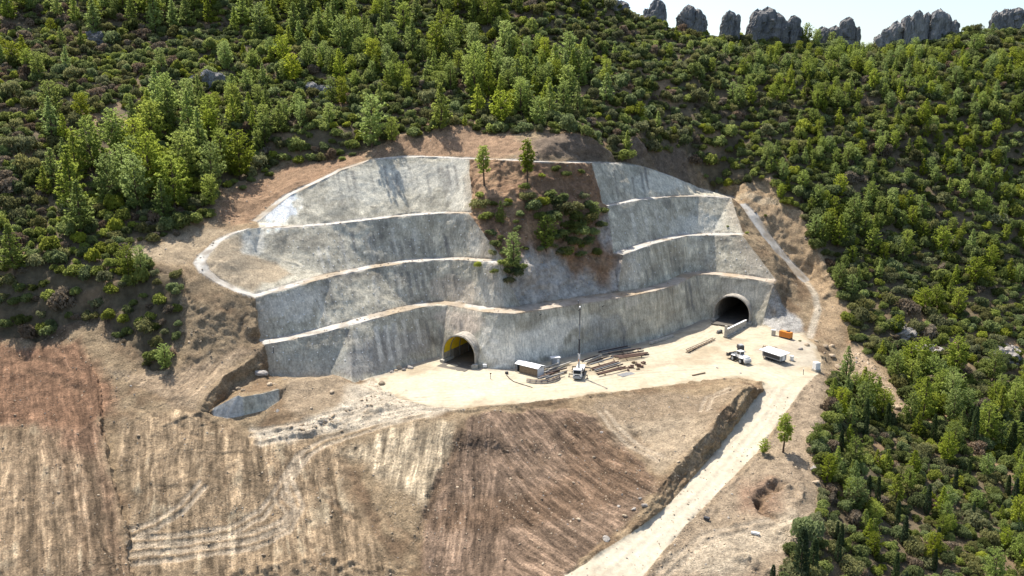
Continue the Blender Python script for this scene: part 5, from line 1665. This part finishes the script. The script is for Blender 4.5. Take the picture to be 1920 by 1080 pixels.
part(cab, 'bumper', lambda bm: bx(bm, (4.5, 0, .75), (.3, 2.45, .45)), M_GREYP, .04)
part(cab, 'grille', lambda bm: bx(bm, (4.46, 0, 1.35), (.08, 1.4, .35)), M_DARK)
for x in (3.2, -.4, -2.2, -3.6):
    for s in (-1, 1):
        w = part(t, 'wheel', lambda bm: cyl(bm, (x, s * .82, .52), (x, s * 1.18, .52), .52, 18), M_RUBBER)
        part(w, 'rim', lambda bm: cyl(bm, (x, s * 1.1, .52), (x, s * 1.2, .52), .27, 12), M_STEEL)
part(t, 'deck', lambda bm: (bx(bm, (-2.9, 0, 1.45), (4.0, 2.35, .5)), bx(bm, (1.9, .8, 1.5), (.9, .7, .6))), M_WHITE, .05)
part(t, 'turret', lambda bm: (bx(bm, (.9, 0, 1.9), (1.5, 1.6, 1.3)), cyl(bm, (.9, 0, 1.1), (.9, 0, 1.5), .8, 16)), M_WHITE, .05)
part(t, 'counterweight', lambda bm: bx(bm, (-.1, 0, 1.95), (.6, 2.1, .8)), M_GREYP, .05)
z = 2.2
for i, (l, w, m) in enumerate(((4.6, .62, M_WHITE), (4.4, .5, M_DARK), (4.4, .4, M_GREYP), (5.4, .3, M_DARK))):
    part(t, 'boom_section', lambda bm: (bx(bm, (.9, 0, z + l / 2), (w, w * .8, l)), bx(bm, (.9, 0, z + l - .12), (w + .14, w * .8 + .14, .24))), m)
    z += l - .15
part(t, 'boom_head', lambda bm: (bx(bm, (1.1, 0, z), (.8, .35, .45)), cyl(bm, (1.4, -.12, z), (1.4, .12, z), .26, 12)), M_WHITE)
part(t, 'hoist_cable', lambda bm: cyl(bm, (1.6, 0, 5.2), (1.6, 0, z), .035, 5), M_DARK)
part(t, 'hook_block', lambda bm: (bx(bm, (1.6, 0, 5.0), (.3, .2, .5)), cyl(bm, (1.6, 0, 4.5), (1.6, 0, 4.8), .06, 6)), M_ORANGE)
part(t, 'lift_cylinder', lambda bm: cyl(bm, (1.55, 0, 2.2), (1.15, 0, 5.2), .13, 8), M_STEEL)
for x in (2.2, -4.6):
    for s in (-1, 1):
        part(t, 'outrigger', lambda bm: (bx(bm, (x, s * 1.7, .95), (.3, 2.0, .26)), cyl(bm, (x, s * 2.6, .1), (x, s * 2.6, 1.0), .1, 8), bx(bm, (x, s * 2.6, .06), (.6, .6, .1))), M_DARK)

# wheel loader
fr, rr_ = on_yard(1363, 668), on_yard(1412, 689)
mid_ = (fr + rr_) / 2
t = thing('wheel_loader', 'dusty white wheel loader with big black wheels and raised bucket', 'loader', (mid_.x, mid_.y, mid_.z), heading(rr_, fr))
part(t, 'rear_body', lambda bm: (bx(bm, (-1.9, 0, 1.75), (2.9, 1.9, 1.3), taper=(.92, .9)), bx(bm, (-3.35, 0, 1.35), (.55, 2.3, 1.2))), M_WHITE, .08)
part(t, 'front_frame', lambda bm: (bx(bm, (1.3, 0, 1.2), (2.6, 1.1, .8)), bx(bm, (.0, 0, 1.05), (1.2, .6, .6))), M_DARK, .05)
cab = part(t, 'cab', lambda bm: (bx(bm, (-.1, 0, 2.0), (1.5, 1.6, .9)), bx(bm, (-.1, 0, 3.42), (1.7, 1.75, .16))), M_WHITE, .05)
part(cab, 'cab_glass', lambda bm: bx(bm, (-.1, 0, 2.88), (1.4, 1.5, .95)), M_GLASS)
for sx in (-1, 1):
    for sy in (-1, 1):
        part(cab, 'cab_post', lambda bm: bx(bm, (-.1 + sx * .7, sy * .75, 2.9), (.12, .12, 1.0)), M_WHITE)
for x in (1.65, -1.75):
    for s in (-1, 1):
        w = part(t, 'wheel', lambda bm: cyl(bm, (x, s * .85, .88), (x, s * 1.5, .88), .88, 24), M_RUBBER, .08)
        part(w, 'rim', lambda bm: cyl(bm, (x, s * 1.42, .88), (x, s * 1.53, .88), .46, 16), M_GREYP)
        part(t, 'mudguard', lambda bm: bx(bm, (x, s * 1.15, 1.86), (1.5, .75, .1)), M_WHITE)
for s in (-1, 1):
    part(t, 'lift_arm', lambda bm: (bx(bm, (2.2, s * .5, 1.95), (2.6, .2, .4), Matrix.Rotation(.15, 3, 'Y')), cyl(bm, (1.0, s * .5, 1.2), (2.6, s * .5, 1.8), .09, 8)), M_GREYP)
def bucket(bm):
    prof = [(3.3, 2.2), (3.25, 1.4), (3.7, .95), (4.7, .9), (4.65, 1.02), (3.8, 1.1), (3.42, 1.5), (3.45, 2.2)]
    a = [bm.verts.new((x, -1.5, z_)) for x, z_ in prof]; b = [bm.verts.new((x, 1.5, z_)) for x, z_ in prof]
    for k in range(len(prof)):
        q = (k + 1) % len(prof)
        bm.faces.new((a[k], a[q], b[q], b[k]))
    for s, vv in ((-1, a), (1, b)):
        bx(bm, (3.9, s * 1.47, 1.45), (1.1, .06, 1.0))
        bm.faces.new(vv if s < 0 else list(reversed(vv)))
part(t, 'bucket', bucket, M_DARK)
part(t, 'exhaust', lambda bm: cyl(bm, (-1.6, .5, 2.3), (-1.6, .5, 3.2), .08, 8), M_DARK)
part(t, 'counterweight', lambda bm: bx(bm, (-3.55, 0, 1.0), (.4, 2.35, .7)), M_GREYP, .06)

# drilling rig half hidden behind the loader
p = on_yard(1388, 657); q = on_yard(1376, 650)
t = thing('compressor_cart', 'small dark wheeled machine just behind the loader', 'machine', (p.x, p.y, p.z), heading(p, q))
part(t, 'body', lambda bm: bx(bm, (0, 0, 1.1), (2.4, 1.4, 1.2)), M_DARK, .08)
part(t, 'hood', lambda bm: bx(bm, (-.2, 0, 1.85), (1.6, 1.2, .35)), M_GREYP, .05)
part(t, 'drawbar', lambda bm: cyl(bm, (1.2, 0, .7), (2.6, 0, .5), .08, 8), M_DARK)
for s in (-1, 1):
    part(t, 'wheel', lambda bm: cyl(bm, (-.2, s * .7, .42), (-.2, s * .95, .42), .42, 16), M_RUBBER)

# site trailer with white roof
a, b = on_yard(1428, 668), on_yard(1472, 684)
mid_ = (a + b) / 2
t = thing('site_trailer', 'white roofed site trailer on wheels right of the loader', 'trailer', (mid_.x, mid_.y, mid_.z), heading(a, b))
body = part(t, 'body', lambda bm: bx(bm, (0, .3, 1.75), (7.0, 2.5, 1.9)), M_GREYP, .04)
part(t, 'roof', lambda bm: bx(bm, (0, .3, 2.85), (8.2, 4.2, .18), Matrix.Rotation(.10, 3, 'X')), M_TARP)
part(body, 'side_shade_panel', lambda bm: bx(bm, (0, -.97, 1.7), (6.2, .06, 1.3)), M_DARK)  # dark sheet on the closed side, stands for the shade under the roof
part(body, 'door', lambda bm: bx(bm, (3.52, .3, 1.7), (.06, .9, 1.7)), M_WHITE)
part(t, 'chassis', lambda bm: bx(bm, (0, .3, .65), (7.0, 1.6, .25)), M_DARK)
for x in (-1.2, .0):
    for s in (-1, 1):
        part(t, 'wheel', lambda bm: cyl(bm, (x, .3 + s * .9, .45), (x, .3 + s * 1.2, .45), .45, 16), M_RUBBER)
part(t, 'drawbar', lambda bm: (cyl(bm, (3.4, 0, .6), (5.0, .3, .5), .07, 8), cyl(bm, (3.4, .6, .6), (5.0, .3, .5), .07, 8)), M_DARK)
for x in (-3.2, 3.1):
    part(t, 'prop', lambda bm: (cyl(bm, (x, -.7, 0), (x, -.7, .8), .08, 8), cyl(bm, (x, 1.3, 0), (x, 1.3, .8), .08, 8)), M_DARK)

# orange generator and grey cabinet
p = on_yard(1473, 634); q = on_yard(1484, 637)
t = thing('generator', 'orange boxy generator at the foot of the right slope', 'generator', (p.x, p.y, p.z), heading(p, q))
part(t, 'housing', lambda bm: bx(bm, (0, 0, 1.35), (4.0, 1.7, 1.9)), M_ORANGE, .06)
part(t, 'skid', lambda bm: (bx(bm, (0, -.6, .2), (4.2, .2, .3)), bx(bm, (0, .6, .2), (4.2, .2, .3))), M_DARK)
part(t, 'exhaust', lambda bm: (bx(bm, (.7, 0, 2.45), (1.0, .5, .3)), cyl(bm, (1.3, 0, 2.3), (1.3, 0, 3.0), .1, 8)), M_DARK)
for k in range(3):
    part(t, 'louvre_door', lambda bm: bx(bm, (-1.3 + 1.3 * k, -.87, 1.35), (1.1, .05, 1.5)), plain('orange_door', (.55, .19, .03), .55))
p = on_yard(1450, 629)
t = thing('switch_cabinet', 'pale grey cabinet left of the orange generator', 'cabinet', (p.x, p.y, p.z), -.3)
part(t, 'housing', lambda bm: bx(bm, (0, 0, .95), (1.3, .9, 1.9)), M_GREYP, .03)
part(t, 'door', lambda bm: bx(bm, (0, -.47, .95), (1.1, .05, 1.6)), M_CONC)
part(t, 'roof', lambda bm: bx(bm, (0, 0, 1.95), (1.5, 1.1, .08)), M_WHITE)

# white water tank on a stone base
p = on_yard(1530, 696)
t = thing('water_tank', 'white cube water tank on the right corner of the yard', 'tank', (p.x, p.y, p.z), .3)
part(t, 'tank', lambda bm: bx(bm, (0, 0, 1.75), (1.6, 1.6, 2.0)), M_WHITE, .1)
part(t, 'base', lambda bm: bx(bm, (0, 0, .35), (1.9, 1.9, .8)), M_CONC, .05)
part(t, 'lid', lambda bm: cyl(bm, (0, 0, 2.7), (0, 0, 2.85), .35, 14), M_GREYP)
p = on_yard(1484, 676)
t = thing('drum', 'small pale drum beside the white roofed trailer', 'drum', (p.x, p.y, p.z))
part(t, 'barrel', lambda bm: cyl(bm, (0, 0, .1), (0, 0, 1.5), .6, 16), M_WHITE)
part(t, 'hoop', lambda bm: (cyl(bm, (0, 0, .5), (0, 0, .56), .63, 16), cyl(bm, (0, 0, 1.0), (0, 0, 1.06), .63, 16)), M_CONC)
part(t, 'skid', lambda bm: bx(bm, (0, 0, .06), (1.3, 1.3, .12)), M_WOOD)
# slatted timber rack
p = on_yard(1440, 655); q = on_yard(1456, 657)
t = thing('timber_rack', 'low rack of dark timbers behind the white roofed trailer', 'rack', (p.x, p.y, p.z), heading(p, q))
for k in range(7):
    part(t, 'slat', lambda bm: bx(bm, (-1.2 + k * .62, 0, .75), (.22, 2.6, .2), Matrix.Rotation(.25, 3, 'Z')), M_WOOD)
for s in (-1, 1):
    part(t, 'bearer', lambda bm: bx(bm, (.6, s * .8, .35), (4.6, .25, .55)), M_WOOD)

# low concrete wall in front of the right mouth, with end post
a, b = on_yard(1361, 633), on_yard(1398, 612)
mid_ = (a + b) / 2
Lw = (b - a).length
t = thing('retaining_wall', 'low grey concrete wall beside the ramp to the right tunnel', 'wall', (mid_.x, mid_.y, mid_.z), heading(a, b))
part(t, 'stem', lambda bm: bx(bm, (0, 0, 1.2), (Lw, .45, 2.6)), M_CONC, .03)
part(t, 'coping', lambda bm: bx(bm, (0, 0, 2.56), (Lw + .2, .65, .16)), M_WHITE)
part(t, 'end_post', lambda bm: bx(bm, (-Lw / 2 - .3, 0, 1.9), (.6, .8, 4.0)), M_CONC, .04)
part(t, 'footing', lambda bm: bx(bm, (0, 0, .1), (Lw + 1, 1.6, .3)), M_CONC)
p = on_yard(1349, 625)
t = thing('pump_unit', 'small dark pump unit by the low concrete wall', 'pump', (p.x, p.y, p.z), .4)
part(t, 'frame', lambda bm: (bx(bm, (0, 0, .15), (2.0, 1.2, .2)), bx(bm, (.0, .5, .8), (2.0, .1, .1))), M_DARK)
part(t, 'motor', lambda bm: cyl(bm, (-.8, 0, .7), (.3, 0, .7), .42, 14), M_STEEL)
part(t, 'casing', lambda bm: cyl(bm, (.35, 0, .7), (.8, 0, .7), .55, 14), M_DARK)
# long members lying about
def long_member(name, x0, y0, x1, y1, w, h, mat, label, cat, lift=0.0, bev=.03):
    a, b = on_yard(x0, y0), on_yard(x1, y1)
    m_ = (a + b) / 2
    o = part(None, name, lambda bm: bx(bm, (0, 0, h / 2), ((b - a).length, w, h)), mat, bev)
    o.location = (m_.x, m_.y, max(a.z, b.z) + lift - .05); o.rotation_euler = (0, 0, heading(a, b))
    return tag(o, label, cat)
long_member('concrete_beam', 1219, 646, 1262, 631, .9, .7, M_CONC, 'long pale concrete beam lying along the wall foot', 'beam')
a, b = on_yard(1288, 662), on_yard(1339, 637)
t = thing('lattice_girder', 'long brown lattice girder lying across the yard', 'girder', ((a.x + b.x) / 2, (a.y + b.y) / 2, a.z), heading(a, b))
Lg = (b - a).length
for y_ in (-.45, .45):
    for z_ in (.15, 1.05):
        part(t, 'chord', lambda bm: bx(bm, (0, y_, z_), (Lg, .14, .14)), M_RUST)
for k in range(10):
    x_ = -Lg / 2 + Lg * (k + .5) / 10
    for y_ in (-.45, .45):
        part(t, 'lacing', lambda bm: cyl(bm, (x_ - Lg / 20, y_, .15 if k % 2 else 1.05), (x_ + Lg / 20, y_, 1.05 if k % 2 else .15), .05, 6), M_RUST2)
part(t, 'deck_board', lambda bm: bx(bm, (0, 0, .6), (Lg * .98, .8, .06)), M_WOOD)
long_member('steel_plate', 1162, 705, 1186, 699, 2.4, .08, M_STEEL, 'grey flat steel plate at the corner of the beam stack', 'plate', .05, 0)
long_member('pipe_cover', 1408, 1000, 1424, 1004, .55, .5, M_WHITE, 'short white pipe lying on the lower clearing', 'pipe', .05, .12)
long_member('steel_trough', 1320, 972, 1330, 977, .7, .5, M_DARK, 'short dark steel trough lying right of the haul road', 'trough', .05)
long_member('timber_plank', 1298, 705, 1322, 700, .4, .3, M_WOOD, 'brown plank at the rim of the yard', 'timber', .1)
for i, (x, y, s) in enumerate([(1183, 690, .9), (1193, 684, .8), (1200, 688, 1.0), (1188, 681, .7), (1206, 682, .8), (1196, 693, .6), (1178, 695, .6)]):
    p = on_yard(x, y)
    o = part(None, 'timber_block', lambda bm: (bx(bm, (0, 0, s * .3), (s * 1.8, s, s * .6)), bx(bm, (s * .4, s * .2, s * .8), (s * 1.2, s * .6, s * .4))), M_WOOD if i % 2 else M_RUST, .03)
    o.location = p; o.rotation_euler = (0, 0, i * 1.3)
    tag(o, 'brown timber offcut at the right end of the beam stack, %s in the scatter' % words_n[i], 'timber', 'offcuts by the beam stack')

# white-roofed shed
a, b = on_yard(974, 697), on_yard(1014, 707)
mid_ = (a + b) / 2 + Vector((0, 1.2, 0))
t = thing('site_shed', 'small shed with white sheet roof by the wall foot', 'shed', (mid_.x, mid_.y, mid_.z), heading(a, b))
Ls = (b - a).length
part(t, 'roof', lambda bm: (bx(bm, (0, .9, 2.75), (Ls + .6, 2.3, .1), Matrix.Rotation(-.28, 3, 'X')), bx(bm, (0, -1.0, 2.8), (Ls + .6, 1.9, .1), Matrix.Rotation(.32, 3, 'X'))), M_TARP)
part(t, 'back_wall', lambda bm: bx(bm, (0, 1.6, 1.2), (Ls, .1, 2.4)), M_WHITE)
part(t, 'side_wall', lambda bm: bx(bm, (Ls / 2 - .05, 0, 1.2), (.1, 3.1, 2.4)), M_WHITE)
part(t, 'front_wall', lambda bm: bx(bm, (.6, -1.55, 1.1), (Ls - 1.3, .1, 2.2)), M_WOOD)
part(t, 'doorway_shade_panel', lambda bm: bx(bm, (-Ls / 2 + .1, 0, 1.0), (.1, 2.2, 2.0)), M_DARK)  # solid dark sheet in place of the shade inside the open end
for sx in (-1, 1):
    for sy in (-1, 1):
        part(t, 'post', lambda bm: bx(bm, (sx * Ls / 2, sy * 1.7, 1.25), (.12, .12, 2.5)), M_WOOD)
p = on_yard(1042, 682)
t = thing('site_cabin', 'small white box cabin behind the left beam pile', 'cabin', (p.x, p.y, p.z), .25)
part(t, 'walls', lambda bm: bx(bm, (0, 0, 1.0), (2.2, 1.5, 2.0)), M_GREYP, .03)
part(t, 'roof', lambda bm: bx(bm, (-.2, 0, 2.1), (2.9, 1.9, .15)), M_WHITE)
part(t, 'door', lambda bm: bx(bm, (.5, -.77, .9), (.7, .04, 1.7)), M_WHITE)
# boxes by the left mouth
for i, (x, y, s, m, lab) in enumerate([(891, 691, 1.1, M_CONC, 'pale concrete block at the right foot of the left tunnel ring'), (909, 688, .8, M_WHITE, 'small white crate by the wall right of the left tunnel'), (950, 701, .6, M_DARK, 'small dark toolbox left of the white roofed shed')]):
    p = on_yard(x, y)
    t = thing('crate', lab, 'crate', (p.x, p.y, p.z), .3 * i)
    part(t, 'box', lambda bm: bx(bm, (0, 0, s * .5), (s * 1.4, s, s)), m, .04)
    part(t, 'lid', lambda bm: bx(bm, (0, 0, s * 1.03), (s * 1.5, s * 1.1, .08)), m)
# hose and survey stake
c = [on_yard(*q) + Vector((0, 0, .12)) for q in ((950, 704), (955, 710), (963, 716), (975, 720), (988, 724), (998, 727))]
o = part(None, 'hose', lambda bm: [cyl(bm, p, q, .10, 6) for p, q in zip(c[:-1], c[1:])], M_RUBBER)
tag(o, 'dark hose curving over the yard left of the beams', 'hose')
p = on_yard(920, 711)
t = thing('survey_stake', 'thin upright stake in the yard right of the left tunnel', 'stake', (p.x, p.y, p.z))
part(t, 'post', lambda bm: bx(bm, (0, 0, .9), (.16, .16, 1.8)), M_DARK)
part(t, 'target_board', lambda bm: bx(bm, (0, 0, 1.7), (.5, .06, .35)), M_WOOD)
for i, (x, y, lab) in enumerate([(513, 662, 'thin post on the lowest berm at its left end'), (1084, 574, 'thin post on the lowest berm behind the boom tip'), (1506, 703, 'thin post at the mouth of the haul road')]):
    p = ground_at(x, y)
    t = thing('marker_post', lab, 'post', (p.x, p.y, p.z))
    part(t, 'post', lambda bm: cyl(bm, (0, 0, -.2), (0, 0, 1.7), .09, 8), M_DARK)
    part(t, 'cap', lambda bm: cyl(bm, (0, 0, 1.7), (0, 0, 1.8), .14, 8), M_WHITE)
# pipes sticking out of the lowest wall
for i, (x, y) in enumerate([(1012, 591), (1129, 575), (1085, 582)]):
    d = Vector(ray(x, y)).normalized(); h = full_bvh.ray_cast(CAM, d)
    o = part(None, 'drain_pipe', lambda bm: (cyl(bm, (0, 0, -.5), (0, 0, 1.1), .11, 10), cyl(bm, (0, 0, .9), (0, 0, 1.0), .15, 10)), M_DARK)
    o.location = h[0]; o.rotation_euler = (h[1] + Vector((0, 0, .3))).to_track_quat('Z', 'Y').to_euler()
    tag(o, 'short dark drain pipe high in the lowest wall, %s from the left' % ('first', 'last', 'middle one')[i], 'pipe', 'drain pipes in the lowest wall')
